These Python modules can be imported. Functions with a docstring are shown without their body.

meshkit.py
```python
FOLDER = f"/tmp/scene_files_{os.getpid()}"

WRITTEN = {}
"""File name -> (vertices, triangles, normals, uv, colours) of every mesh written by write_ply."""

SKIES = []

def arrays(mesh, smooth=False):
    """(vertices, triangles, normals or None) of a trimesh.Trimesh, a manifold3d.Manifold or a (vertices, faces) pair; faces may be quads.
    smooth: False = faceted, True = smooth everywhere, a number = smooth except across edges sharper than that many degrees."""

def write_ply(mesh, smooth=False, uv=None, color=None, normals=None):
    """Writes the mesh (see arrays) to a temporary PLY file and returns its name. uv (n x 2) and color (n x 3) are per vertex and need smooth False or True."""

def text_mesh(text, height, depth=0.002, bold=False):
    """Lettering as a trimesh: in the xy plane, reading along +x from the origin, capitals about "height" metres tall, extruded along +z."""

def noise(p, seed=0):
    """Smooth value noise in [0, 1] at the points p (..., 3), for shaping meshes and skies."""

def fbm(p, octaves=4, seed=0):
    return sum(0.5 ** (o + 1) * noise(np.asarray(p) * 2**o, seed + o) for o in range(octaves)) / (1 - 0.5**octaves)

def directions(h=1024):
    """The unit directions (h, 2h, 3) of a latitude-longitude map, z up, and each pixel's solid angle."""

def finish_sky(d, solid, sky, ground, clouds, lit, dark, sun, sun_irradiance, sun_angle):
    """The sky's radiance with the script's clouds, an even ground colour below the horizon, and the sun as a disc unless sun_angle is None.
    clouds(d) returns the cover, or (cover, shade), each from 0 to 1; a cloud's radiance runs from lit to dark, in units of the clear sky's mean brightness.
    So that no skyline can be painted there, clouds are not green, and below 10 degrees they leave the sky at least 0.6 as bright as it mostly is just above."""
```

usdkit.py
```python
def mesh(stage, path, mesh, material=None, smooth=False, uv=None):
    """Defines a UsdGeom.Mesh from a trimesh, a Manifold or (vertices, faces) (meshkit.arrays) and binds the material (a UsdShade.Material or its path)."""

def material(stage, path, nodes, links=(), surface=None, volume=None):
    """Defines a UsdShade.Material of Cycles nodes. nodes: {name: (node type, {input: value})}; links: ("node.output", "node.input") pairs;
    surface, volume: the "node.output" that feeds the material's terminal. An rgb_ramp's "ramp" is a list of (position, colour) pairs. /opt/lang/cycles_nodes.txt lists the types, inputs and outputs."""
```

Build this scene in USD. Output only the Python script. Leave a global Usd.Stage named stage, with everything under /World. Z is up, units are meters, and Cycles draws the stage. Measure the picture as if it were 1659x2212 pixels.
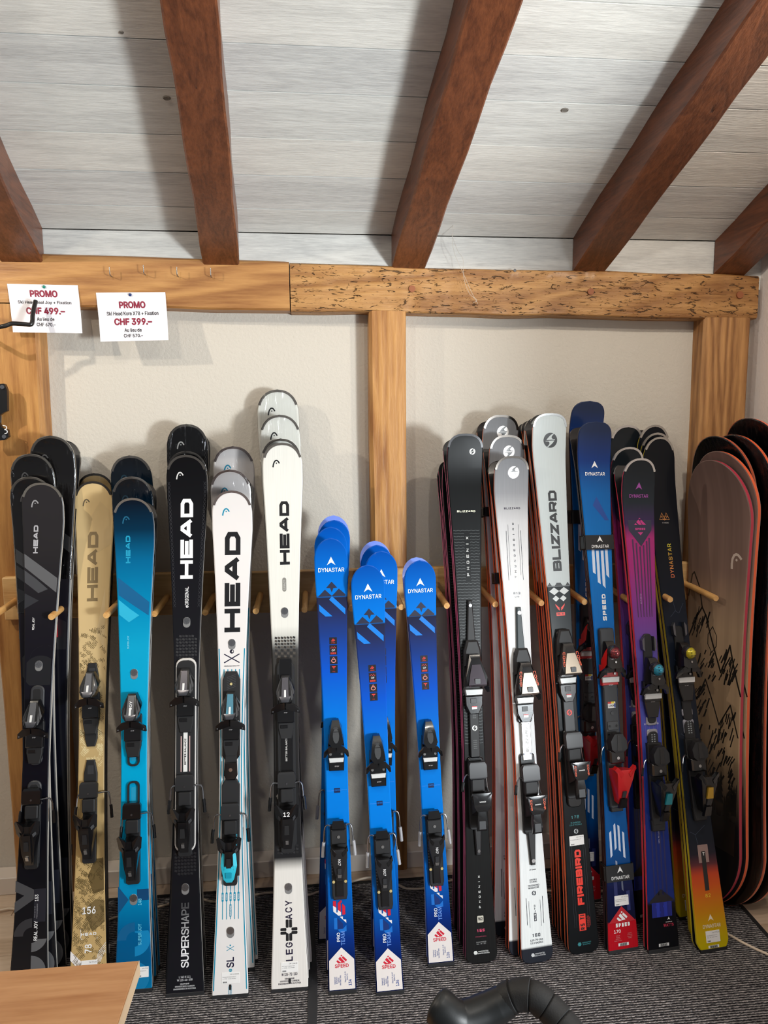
import math, random
import numpy as np, trimesh, usdkit, meshkit
from shapely.geometry import Polygon, LineString, Point, MultiPolygon
from shapely.ops import unary_union
from shapely import affinity
from pxr import Usd, UsdGeom, UsdLux, UsdShade, Sdf, Gf, Vt
random.seed(7); RNG = np.random.default_rng(7)
stage = Usd.Stage.CreateInMemory()
UsdGeom.SetStageUpAxis(stage, 'Z'); UsdGeom.SetStageMetersPerUnit(stage, 1.0)
UsdGeom.Xform.Define(stage, '/World'); UsdGeom.Scope.Define(stage, '/World/Looks')

# ------------------------------------------------------------------ camera
W, H = 1659, 2212
FPX = 1524.32                                   # focal length in pixels of the 1659 x 2212 frame
PITCH, YAW, ROLL = np.radians([7.368, 5.479, -0.3736])
EYE = np.array([0.0, 0.0, 1.6676])
FW = np.array([np.sin(YAW) * np.cos(PITCH), np.cos(YAW) * np.cos(PITCH), -np.sin(PITCH)])
_r = np.array([np.cos(YAW), -np.sin(YAW), 0.0]); _u = np.cross(_r, FW)
RT = np.cos(ROLL) * _r + np.sin(ROLL) * _u; UP = np.cos(ROLL) * _u - np.sin(ROLL) * _r
cam = UsdGeom.Camera.Define(stage, '/World/camera')
cam.CreateHorizontalApertureAttr(36.0); cam.CreateVerticalApertureAttr(36.0 * H / W)
cam.CreateFocalLengthAttr(36.0 * FPX / W); cam.CreateClippingRangeAttr((0.02, 200.0))
_m = np.eye(4); _m[0, :3], _m[1, :3], _m[2, :3], _m[3, :3] = RT, UP, -FW, EYE
cam.AddTransformOp().Set(Gf.Matrix4d(*_m.flatten().tolist()))
cam.CreateExposureAttr(0.16)

# ------------------------------------------------------------------ light
def look_at(op_prim, pos, target):
    z = np.array(pos, float) - np.array(target, float); z /= np.linalg.norm(z)
    x = np.cross([0, 0, 1.0], z); x /= np.linalg.norm(x); y = np.cross(z, x)
    m = np.eye(4); m[0, :3], m[1, :3], m[2, :3], m[3, :3] = x, y, z, pos
    UsdGeom.Xformable(op_prim).AddTransformOp().Set(Gf.Matrix4d(*m.flatten().tolist()))
dome = UsdLux.DomeLight.Define(stage, '/World/room_air'); dome.CreateColorAttr((0.95, 0.97, 1.0)); dome.CreateIntensityAttr(0.05)
def rect(name, pos, target, w, h, power, color):
    l = UsdLux.RectLight.Define(stage, '/World/' + name); l.CreateWidthAttr(w); l.CreateHeightAttr(h); l.CreateColorAttr(color); l.CreateIntensityAttr(power)
    look_at(l.GetPrim(), pos, target)
def spot(name, pos, target, radius, power, color, cone=50):
    l = UsdLux.DiskLight.Define(stage, '/World/' + name); l.CreateRadiusAttr(radius); l.CreateColorAttr(color); l.CreateIntensityAttr(power)
    s = UsdLux.ShapingAPI.Apply(l.GetPrim()); s.CreateShapingConeAngleAttr(cone); s.CreateShapingConeSoftnessAttr(0.4)
    look_at(l.GetPrim(), pos, target)
spot('spotlight_left', (-1.72, 1.42, 2.60), (-0.2, 2.45, 1.1), 0.022, 2500, (1.0, 0.89, 0.74), 75)
spot('spotlight_right', (1.28, 1.30, 2.66), (0.0, 2.45, 1.1), 0.022, 1500, (1.0, 0.90, 0.77), 75)
spot('spotlight_front_left', (-0.95, 0.35, 2.95), (0.35, 2.3, 1.1), 0.03, 900, (1.0, 0.88, 0.73), 60)
spot('spotlight_front_right', (0.62, 0.20, 2.95), (0.75, 2.2, 0.9), 0.03, 700, (1.0, 0.94, 0.85), 60)
spot('ceiling_washer', (2.25, -0.65, 1.25), (-0.3, 1.15, 2.75), 0.22, 215, (0.93, 0.98, 1.0), 58)
rect('window_daylight', (2.9, -1.5, 1.25), (-0.3, 2.2, 2.0), 2.0, 1.5, 7.0, (0.86, 0.94, 1.0))

# ------------------------------------------------------------------ helpers
def ray(x, y): return RT * (x - W / 2) / FPX - UP * (y - H / 2) / FPX + FW
def at_y(x, y, Y): d = ray(x, y); return EYE + d * (Y / d[1])
def at_z(x, y, Z): d = ray(x, y); return EYE + d * ((Z - EYE[2]) / d[2])
def lin(c):
    c = np.asarray(c, float) / 255.0
    return tuple(np.where(c <= 0.04045, c / 12.92, ((c + 0.055) / 1.055) ** 2.4))
LOOKS = '/World/Looks/'
_mats = {}
def M(name, color, rough=0.5, metal=0.0, coat=0.0, bump=None, spec=None):
    """plain principled material; bump = (noise scale, strength, distance)"""
    if name in _mats: return _mats[name]
    p = {'base_color': lin(color), 'roughness': rough, 'metallic': metal}
    if coat: p['coat_weight'] = coat; p['coat_roughness'] = 0.08
    if spec is not None: p['specular_ior_level'] = spec
    n, l = {'p': ('principled_bsdf', p)}, []
    if bump:
        n['t'] = ('texture_coordinate', {}); n['n'] = ('noise_texture', {'scale': bump[0], 'detail': 3.0}); n['b'] = ('bump', {'strength': bump[1], 'distance': bump[2]})
        l += [('t.object', 'n.vector'), ('n.fac', 'b.height'), ('b.normal', 'p.normal')]
    _mats[name] = usdkit.material(stage, LOOKS + name, n, l, surface='p.BSDF')
    return _mats[name]
def ramp_z(name, stops, length, rough=0.28, coat=0.5, grain=None):
    """colour that runs along the ski's own length; stops: (metres from the tail, sRGB)"""
    if name in _mats: return _mats[name]
    st = sorted([(min(max(s / length, 0), 1), lin(c)) for s, c in stops], key=lambda q: q[0])
    n = {'t': ('texture_coordinate', {}), 'x': ('separate_xyz', {}), 'm': ('map_range', {'from_min': 0.0, 'from_max': float(length), 'to_min': 0.0, 'to_max': 1.0, 'clamp': True}),
         'r': ('rgb_ramp', {'ramp': st, 'interpolate': True}), 'p': ('principled_bsdf', {'roughness': rough, 'coat_weight': coat * 0.28, 'coat_roughness': 0.07, 'specular_ior_level': 0.16})}
    l = [('t.object', 'x.vector'), ('x.z', 'm.value'), ('m.result', 'r.fac')]
    if grain:      # fine brushed streaks along the length: (strength, scale across, scale along)
        n.update({'mp': ('mapping', {'scale': (grain[1], 1.0, grain[2])}), 'no': ('noise_texture', {'scale': 1.0, 'detail': 3.0}),
                  'mr': ('map_range', {'from_min': 0.3, 'from_max': 0.7, 'to_min': 1.0 - grain[0], 'to_max': 1.0 + grain[0] * 0.5}), 'mul': ('vector_math', {'math_type': 'scale'})})
        l += [('t.object', 'mp.vector'), ('mp.vector', 'no.vector'), ('no.fac', 'mr.value'), ('r.color', 'mul.vector1'), ('mr.result', 'mul.scale'), ('mul.vector', 'p.base_color')]
    else: l.append(('r.color', 'p.base_color'))
    _mats[name] = usdkit.material(stage, LOOKS + name, n, l, surface='p.BSDF')
    return _mats[name]
def wood(name, dark, light, axis, scale=14.0, rough=0.55, coat=0.0, crack=0.0, bump=0.25, worm=0.0, contrast=1.0, ring=1.0):
    """grain along the given axis ('x','y','z') in the object's own coordinates"""
    if name in _mats: return _mats[name]
    k = {'x': (0.09, 1, 1), 'y': (1, 0.09, 1), 'z': (1, 1, 0.09)}[axis]
    n = {'t': ('texture_coordinate', {}), 'mp': ('mapping', {'scale': tuple(scale * q for q in k)}),
         'big': ('noise_texture', {'scale': 0.55, 'detail': 2.0, 'distortion': 0.6}), 'ri': ('math', {'math_type': 'multiply', 'value2': 26.0 * ring}), 'si': ('math', {'math_type': 'sine'}),
         'fi': ('noise_texture', {'scale': 7.0, 'detail': 4.0, 'roughness': 0.6}),
         'm1': ('map_range', {'from_min': -1.0, 'from_max': 1.0, 'to_min': 0.5 - 0.3 * contrast, 'to_max': 0.5 + 0.22 * contrast}), 'm2': ('map_range', {'from_min': 0.3, 'from_max': 0.7, 'to_min': -0.25, 'to_max': 0.25}),
         'ad': ('math', {'math_type': 'add'}), 'r': ('rgb_ramp', {'ramp': [(0.0, lin(dark)), (0.45, lin(tuple(0.45 * np.array(dark) + 0.55 * np.array(light)))), (1.0, lin(light))]}),
         'b': ('bump', {'strength': bump, 'distance': 0.004}),
         'p': ('principled_bsdf', {'roughness': rough, 'coat_weight': coat, 'coat_roughness': 0.25})}
    l = [('t.object', 'mp.vector'), ('mp.vector', 'big.vector'), ('mp.vector', 'fi.vector'), ('big.fac', 'ri.value1'), ('ri.value', 'si.value1'), ('si.value', 'm1.value'), ('fi.fac', 'm2.value'),
         ('m1.result', 'ad.value1'), ('m2.result', 'ad.value2'), ('ad.value', 'r.fac'), ('b.normal', 'p.normal')]
    col, hgt = 'r.color', 'ad.value'
    if crack or worm:
        sc = {'x': (1.6, 24, 24), 'y': (24, 1.6, 24), 'z': (24, 24, 1.6)}[axis]
        if worm: sc = {'x': (19, 74, 74), 'z': (74, 74, 19)}[axis]
        lo, hi = (0.335, 0.40) if worm else (0.24, 0.30)
        n.update({'mc': ('mapping', {'scale': sc}), 'nc': ('noise_texture', {'scale': 1.0, 'detail': 4.0, 'roughness': 0.62, 'distortion': 1.8 if worm else 0.3}),
                  'rc': ('map_range', {'from_min': lo, 'from_max': hi, 'to_min': 1.0, 'to_max': 0.0, 'clamp': True}), 'sc': ('math', {'math_type': 'multiply', 'value2': float(worm or crack)}),
                  'mx': ('mix', {'color2': lin(tuple(0.46 * np.array(dark)))}), 'hm': ('math', {'math_type': 'multiply', 'value2': -3.0 if worm else -1.2}), 'ha': ('math', {'math_type': 'add'})})
        l += [('t.object', 'mc.vector'), ('mc.vector', 'nc.vector'), ('nc.fac', 'rc.value'), ('rc.result', 'sc.value1'), ('sc.value', 'mx.fac'), ('r.color', 'mx.color1'),
              ('rc.result', 'hm.value1'), ('hm.value', 'ha.value1'), ('ad.value', 'ha.value2')]
        col, hgt = 'mx.color', 'ha.value'
    l += [(col, 'p.base_color'), (hgt, 'b.height')]
    _mats[name] = usdkit.material(stage, LOOKS + name, n, l, surface='p.BSDF')
    return _mats[name]

_names = {}
def free(parent, name):
    k = (parent, name); i = _names.get(k, 0); _names[k] = i + 1
    return f'{parent}/{name}' if i == 0 else f'{parent}/{name}_{i:03d}'
def tag(prim, label=None, cat=None, group=None, kind=None):
    for k, v in (('label', label), ('category', cat), ('group', group), ('kind', kind)):
        if v: prim.SetCustomDataByKey(k, v)
    return prim
def obj(name, mesh, mat, parent='/World', smooth=False, label=None, cat=None, group=None, kind=None):
    path = free(str(parent), name)
    m = usdkit.mesh(stage, path, mesh, mat, smooth=smooth)
    tag(m.GetPrim(), label, cat, group, kind)
    return path
def xf(name, mat4=None, **k):
    path = free('/World', name); x = UsdGeom.Xform.Define(stage, path)
    if mat4 is not None: x.AddTransformOp().Set(Gf.Matrix4d(*np.asarray(mat4).flatten().tolist()))
    tag(x.GetPrim(), **k)
    return path
def cat(ms): return trimesh.util.concatenate([m for m in ms if m is not None])
def box(x0, x1, y0, y1, z0, z1, bev=0.0):
    c, e = np.array([(x0 + x1) / 2, (y0 + y1) / 2, (z0 + z1) / 2]), np.array([x1 - x0, y1 - y0, z1 - z0])
    if not bev: m = trimesh.creation.box(e)
    else:
        h = e / 2; p = []
        for s in np.ndindex(2, 2, 2):
            q = (np.array(s) * 2 - 1)
            for k in range(3):
                d = np.full(3, bev); d[k] = 0
                p.append(q * (h - d))
        m = trimesh.convex.convex_hull(np.array(p))
    m.apply_translation(c); return m
def tube(pts, rad, n=8):
    p = np.asarray(pts, float); t = np.gradient(p, axis=0); t /= np.linalg.norm(t, axis=1, keepdims=True) + 1e-12
    ref = np.array([0.0, 0, 1]) if abs(t[0][2]) < 0.9 else np.array([1.0, 0, 0]); a = np.zeros_like(p); v = ref
    for i in range(len(p)):
        v = v - (v @ t[i]) * t[i]; v /= np.linalg.norm(v); a[i] = v
    b = np.cross(t, a); R = np.broadcast_to(rad, (len(p),)); an = np.arange(n) * 2 * np.pi / n
    V = (p[:, None] + R[:, None, None] * (np.cos(an)[None, :, None] * a[:, None] + np.sin(an)[None, :, None] * b[:, None])).reshape(-1, 3)
    F = []
    for i in range(len(p) - 1):
        for j in range(n):
            q = i * n + j; w = i * n + (j + 1) % n
            F += [[q, w, w + n], [q, w + n, q + n]]
    V = np.vstack([V, p[0], p[-1]]); c0, c1 = len(V) - 2, len(V) - 1; o = (len(p) - 1) * n
    for j in range(n): F += [[c0, (j + 1) % n, j], [c1, o + j, o + (j + 1) % n]]
    m = trimesh.Trimesh(V, np.array(F), process=False); return m
def spline(pts, k=8):
    """Catmull-Rom through the points"""
    p = np.asarray(pts, float); p = np.vstack([2 * p[0] - p[1], p, 2 * p[-1] - p[-2]]); o = []
    for i in range(1, len(p) - 2):
        for t in np.arange(k) / k:
            a, b, c, d = p[i - 1:i + 3]
            o.append(0.5 * (2 * b + (c - a) * t + (2 * a - 5 * b + 4 * c - d) * t * t + (3 * b - a - 3 * c + d) * t ** 3))
    o.append(p[-2]); return np.array(o)

# ---- flat artwork in centimetres: (vertices n x 2, faces)
def tri(shape):
    V, Fs, n = [], [], 0
    for g in getattr(shape, 'geoms', [shape]):
        if g.is_empty or g.geom_type != 'Polygon' or g.area < 1e-6: continue
        v, f = trimesh.creation.triangulate_polygon(g, engine='earcut')
        V.append(np.asarray(v)); Fs.append(np.asarray(f) + n); n += len(v)
    v, f = np.vstack(V), np.vstack(Fs)
    a, b, c = v[f[:, 0]], v[f[:, 1]], v[f[:, 2]]
    fl = np.cross(b - a, c - a) < 0; f[fl] = f[fl][:, ::-1]
    return v, f
_tc = {}
def inter(text, bold=True):
    if (text, bold) not in _tc:
        m = meshkit.text_mesh(text, 1.0, 0.1, bold); v = np.array(m.vertices); f = np.array(m.faces)
        f = f[(v[f][:, :, 2] > 0.05).all(1)]; u, inv = np.unique(f, return_inverse=True)
        _tc[(text, bold)] = (v[u][:, :2], inv.reshape(-1, 3))
    return _tc[(text, bold)]
GL = {'H': [[(0, 0), (0, 1)], [(1, 0), (1, 1)], [(0, .5), (1, .5)]], 'E': [[(1, 0), (0, 0), (0, 1), (1, 1)], [(0, .5), (.92, .5)]], 'A': [[(-.02, 0), (.42, 1), (.6, 1), (1.04, 0)], [(.16, .3), (.86, .3)]],
      'D': [[(0, 0), (0, 1), (.78, 1), (1, .8), (1, .2), (.78, 0), (0, 0)]], 'B': [[(0, .5), (0, 1), (.86, 1), (.97, .88), (.97, .6), (.88, .5), (0, .5), (0, 0), (.9, 0), (1, .12), (1, .4), (.88, .5)]],
      'L': [[(0, 1), (0, 0), (1, 0)]], 'I': [[(0, 0), (0, 1)]], 'Z': [[(0, 1), (1, 1), (0, 0), (1, 0)]], 'R': [[(0, 0), (0, 1), (.88, 1), (1, .88), (1, .55), (.88, .42), (0, .42)], [(.55, .42), (1, 0)]],
      'F': [[(0, 0), (0, 1), (1, 1)], [(0, .48), (.88, .48)]], 'S': [[(1, 1), (.1, 1), (0, .9), (0, .6), (.1, .5), (.9, .5), (1, .4), (1, .1), (.9, 0), (0, 0)]], 'P': [[(0, 0), (0, 1), (.9, 1), (1, .9), (1, .52), (.9, .42), (0, .42)]],
      'T': [[(0, 1), (1, 1)], [(.5, 1), (.5, 0)]], 'O': [[(.12, 0), (0, .12), (0, .88), (.12, 1), (.88, 1), (1, .88), (1, .12), (.88, 0), (.12, 0)]], 'C': [[(1, 1), (.12, 1), (0, .88), (0, .12), (.12, 0), (1, 0)]],
      'M': [[(0, 0), (0, 1), (.5, .4), (1, 1), (1, 0)]], 'N': [[(0, 0), (0, 1), (1, 0), (1, 1)]], 'W': [[(0, 1), (.22, 0), (.5, .7), (.78, 0), (1, 1)]], 'X': [[(0, 0), (1, 1)], [(0, 1), (1, 0)]], 'U': [[(0, 1), (0, .12), (.12, 0), (.88, 0), (1, .12), (1, 1)]],
      '1': [[(.3, .8), (.6, 1), (.6, 0)]], '3': [[(0, 1), (1, 1), (1, 0), (0, 0)], [(.2, .5), (1, .5)]], '6': [[(1, 1), (0, 1), (0, 0), (1, 0), (1, .5), (0, .5)]], '2': [[(0, 1), (1, 1), (1, .5), (0, .5), (0, 0), (1, 0)]],
      '7': [[(0, 1), (1, 1), (.4, 0)]], '5': [[(1, 1), (0, 1), (0, .5), (1, .5), (1, 0), (0, 0)]], ' ': []}
GL['0'] = GL['O']
def wide(text, length, h, w, gap=0.28):
    """broad square lettering: total length, cap height and stroke width in cm"""
    k = [0.0 if c == 'I' else (0.5 if c == ' ' else 1.0) for c in text]
    gw = (length - w * len(text) - (len(text) - 1) * gap * h) / max(sum(k), 1e-6); x, sh = 0, []
    for c, q in zip(text, k):
        for s in GL[c]:
            sh.append(LineString([(x + w / 2 + a * gw * q, w / 2 + b * (h - w)) for a, b in s]).buffer(w / 2, cap_style='square' if c not in 'AZMNWX7R' else 'flat', join_style='mitre', mitre_limit=2.0))
        x += w + gw * q + gap * h
    s = unary_union(sh).intersection(Polygon([(-9, 0), (length + 9, 0), (length + 9, h), (-9, h)]))
    return tri(s)
def P(*p): return Polygon(p)
def disc(u, s, r, n=8): return Point(u, s).buffer(r, n)
def rr(u0, s0, u1, s1, r=0.0):
    b = Polygon([(u0, s0), (u1, s0), (u1, s1), (u0, s1)])
    return b.buffer(-r).buffer(r, 4) if r else b
def ell(u, s, a, b, n=6): return affinity.scale(Point(u, s).buffer(1, n), a, b)
def line(pts, w, cap='flat'): return LineString(pts).buffer(w / 2, cap_style=cap)
def mv(s, u, v, k=1.0, ang=0): return affinity.translate(affinity.scale(affinity.rotate(s, ang, origin=(0, 0)), k, k, origin=(0, 0)), u, v)

# ---- solid pieces in centimetres (u across, s along the ski, h off the top sheet)
SC = [1.0, 1.0]                                  # widens and heightens the pieces of the bigger bindings
def hull(*p):
    m = trimesh.convex.convex_hull(np.array(p, float) * [SC[0], 1, SC[1]]); v = np.array(m.vertices)
    return trimesh.Trimesh(np.stack([v[:, 0], -v[:, 2], v[:, 1]], 1) * 0.01, m.faces, process=False)
def sym(*p): return [q for a in p for q in (a, (-a[0], a[1], a[2]))]
def puck(shape, h0, h1, ins=0.15):
    pts = list(shape.exterior.coords)[:-1] if hasattr(shape, 'exterior') else list(shape)
    q = list(Polygon(pts).convex_hull.buffer(-ins).exterior.coords)[:-1] if ins else pts
    return hull(*[(a, b, h0) for a, b in pts], *[(a, b, h1 - min(ins, (h1 - h0) * .6)) for a, b in pts], *[(a, b, h1) for a, b in q])
def wire(pts, r, n=7): return tube(np.array([(a, -c, b) for a, b, c in pts]) * 0.01, r * 0.01, n)

# ------------------------------------------------------------------ the room
WALL, FACE = 2.505, 2.43                         # plaster plane and the face of the timber frame
m_plaster = M('plaster', (205, 199, 188), 0.85, bump=(110, 0.45, 0.004))
m_pine = wood('lintel_wood', (138, 88, 42), (194, 144, 84), 'x', 12, 0.5, 0.15, crack=0.9, bump=0.35, ring=1.7)
m_worm = wood('worm_wood', (134, 87, 42), (198, 150, 91), 'x', 13, 0.55, 0.1, bump=1.0, worm=0.8, ring=1.6)
m_post = wood('post_wood', (142, 90, 41), (200, 148, 84), 'z', 11, 0.5, 0.15, crack=0.9, bump=0.35, ring=1.7)
m_post_r = wood('post_wood_right', (126, 82, 42), (196, 146, 90), 'z', 12, 0.55, 0.1, crack=1.0, bump=0.4, ring=1.7)
m_raft = wood('rafter_wood', (72, 36, 18), (130, 74, 42), 'y', 22, 0.42, 0.3, crack=0.85, bump=0.3, contrast=0.6, ring=1.3)
m_plank = [wood(f'plank_wood_{i}', d, l, 'x', 30 + 2 * i, 0.6, 0.0, bump=0.3, contrast=0.55, ring=0.7) for i, (d, l) in enumerate([((194, 194, 190), (236, 236, 230)), ((184, 184, 182), (230, 230, 225)), ((200, 198, 192), (240, 238, 230))])]
m_rail = wood('rail_wood', (190, 142, 84), (232, 192, 132), 'x', 15, 0.5, 0.1, bump=0.15)
m_dowel = wood('dowel_wood', (196, 140, 76), (232, 186, 122), 'y', 30, 0.4, 0.2, bump=0.1)
m_lam = [wood(f'laminate_{i}', d, l, 'x', 12, 0.42, 0.2, bump=0.06, contrast=0.8) for i, (d, l) in enumerate([((176, 148, 122), (222, 200, 176)), ((184, 158, 132), (226, 206, 184))])]
obj('wall_back', box(-3.0, 1.585, WALL, WALL + 0.15, 0, 2.4), m_plaster, kind='structure', label='cream plaster wall behind the ski rack', cat='wall')
obj('wall_right', box(1.585, 1.735, 0.6, WALL + 0.15, 0, 3.3), M('plaster_right', (236, 230, 226), 0.85, bump=(90, 0.3, 0.004)), kind='structure', label='pinkish white plaster wall on the right', cat='wall')
for x0, x1 in ((-3.0, -1.085), (-0.885, 0.205), (0.312, 1.375)):
    obj('baseboard_back', box(x0, x1, 2.437, WALL, 0, 0.066, 0.003), M('baseboard_white', (226, 216, 206), 0.45), kind='structure')
obj('baseboard_right', box(1.571, 1.585, 0.6, 2.437, 0, 0.066, 0.003), M('baseboard_white', (226, 216, 206), 0.45), kind='structure')
fl = xf('floor', kind='structure', label='pale wood laminate floor', cat='floor')
for r_ in range(-3, 13):
    y1 = 2.518 - 0.19 * (r_ + 0); y0 = y1 - 0.19
    if y0 > 2.45: continue
    x = -3.0 - RNG.uniform(0, 1.0)
    while x < 1.6:
        x2 = min(x + 1.28, 1.585); xa = max(x, -3.0)
        if x2 - xa > 0.02: obj('plank', box(xa + 0.0006, x2 - 0.0006, y0 + 0.0006, min(y1, WALL) - 0.0006, -0.012, 0.0, 0.0012), m_lam[(r_ + int(x * 3)) % 2], fl)
        x += 1.28
obj('subfloor', box(-3.0, 1.6, -0.6, 2.6, -0.05, -0.0125), M('subfloor_dark', (40, 34, 30), 0.9), fl)

# ceiling: boards nailed over the rafters, falling towards the wall
SL = math.radians(24.1); TS = math.tan(SL)
cl = xf('ceiling', kind='structure', label='sloping ceiling of whitewashed boards', cat='ceiling')
def slope_box(x0, x1, d0, d1, t):
    """a board between distances d0 and d1 up the slope from the crease above the wall; its visible face lies on the ceiling plane"""
    b = box(x0, x1, 0, d1 - d0, 0, t, 0.0007); c, s = math.cos(SL), math.sin(SL); v = np.array(b.vertices); dd = v[:, 1] + d0; hh = v[:, 2]
    y = 2.45 - dd * c + hh * s; z = 2.285 + dd * s + hh * c
    return trimesh.Trimesh(np.stack([v[:, 0], y, z], 1), np.array(b.faces)[:, ::-1], process=False)
cuts = [0.0, 0.112, 0.254, 0.394, 0.544, 0.676] + [0.676 + 0.142 * k for k in range(1, 22)]
for i, (a, b) in enumerate(zip(cuts, cuts[1:])):
    o = 0.0014 * ((i * 7) % 3)
    x_cut = [-3.0, 1.6] if i < 9 else [-3.0, 0.9 - 0.7 * (i % 3), 1.6]
    for xa, xb in zip(x_cut, x_cut[1:]): obj('plank', slope_box(xa, xb - 0.001, a + 0.0013, b - 0.0013, 0.018 + o), m_plank[i % 3], cl)
obj('plank', box(-3.0, 1.6, 2.452, 2.504, 2.12, 2.2835, 0.0008), m_plank[1], cl)
for px, py, r in ((1220, 238, 0.0085), (360, 212, 0.008), (262, 70, 0.0045)):
    d = ray(px, py); n = np.array([0, math.sin(SL), math.cos(SL)]); q = EYE + d * (((np.array([0, 2.45, 2.284]) - EYE) @ n) / (d @ n))
    k = trimesh.creation.revolve(np.array([[0, -0.0012], [r * 0.6, -0.0012], [r * 0.8, -0.0022], [r, -0.0003], [r, 0.001]]), sections=20); k.apply_scale([1.25, 0.85, 1]); k.apply_transform(trimesh.transformations.rotation_matrix(-SL, [1, 0, 0])); k.apply_translation(q)
    obj('knot', k, M('knot_grey', (120, 114, 106), 0.7), cl)
obj('roof_boarding', trimesh.convex.convex_hull(np.array([[x, 2.50 - dd * math.cos(SL), 2.302 + dd * math.sin(SL) + hh] for x in (-3.0, 1.6) for dd in (0.0, 3.75) for hh in (0.0, 0.03)])), M('roof_dark', (48, 40, 34), .9), cl)
def rafter(xa, xb, drift, label, tone=m_raft):
    """runs up the slope; its underside rests on the lintel"""
    y0, y1 = 2.447, -0.75; n = 34; V = []
    for i in range(n + 1):
        y = y0 + (y1 - y0) * i / n; z = 2.176 + TS * (2.43 - y); zt = 2.284 + TS * (2.45 - y); dx = drift * (2.43 - y)
        w = 0.0022 * math.sin(i * 1.7 + xa * 9) + 0.0014 * math.sin(i * 3.1)
        c = 0.005
        V += [[xa + dx + w, y, zt], [xa + dx + w, y, z + c], [xa + dx + c + w, y, z], [xb + dx - c - w, y, z], [xb + dx - w, y, z + c], [xb + dx - w, y, zt]]
    F = []
    for i in range(n):
        for j in range(5):
            a = i * 6 + j; F += [[a, a + 6, a + 7], [a, a + 7, a + 1]]
        a = i * 6; F += [[a, a + 5, a + 11], [a, a + 11, a + 6]]
    e = n * 6
    for j in range(1, 5): F += [[0, j, j + 1], [e, e + j + 1, e + j]]
    m = trimesh.Trimesh(np.array(V), np.array(F), process=False); m.fix_normals()
    obj('rafter', m, tone, label=label, cat='rafter', kind='structure')
rafter(-0.985, -0.857, 0.075, 'brown stained rafter at the left end, above the left price sign')
rafter(-0.354, -0.238, 0.062, 'brown stained rafter second from the left, over the single left lintel')
rafter(0.266, 0.380, 0.092, 'brown stained rafter in the middle, meeting the lintel just right of its joint')
rafter(0.893, 1.010, 0.090, 'long brown stained rafter second from the right')
rafter(1.407, 1.525, 0.090, 'dark brown stained rafter at the right end beside the plaster wall')

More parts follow.
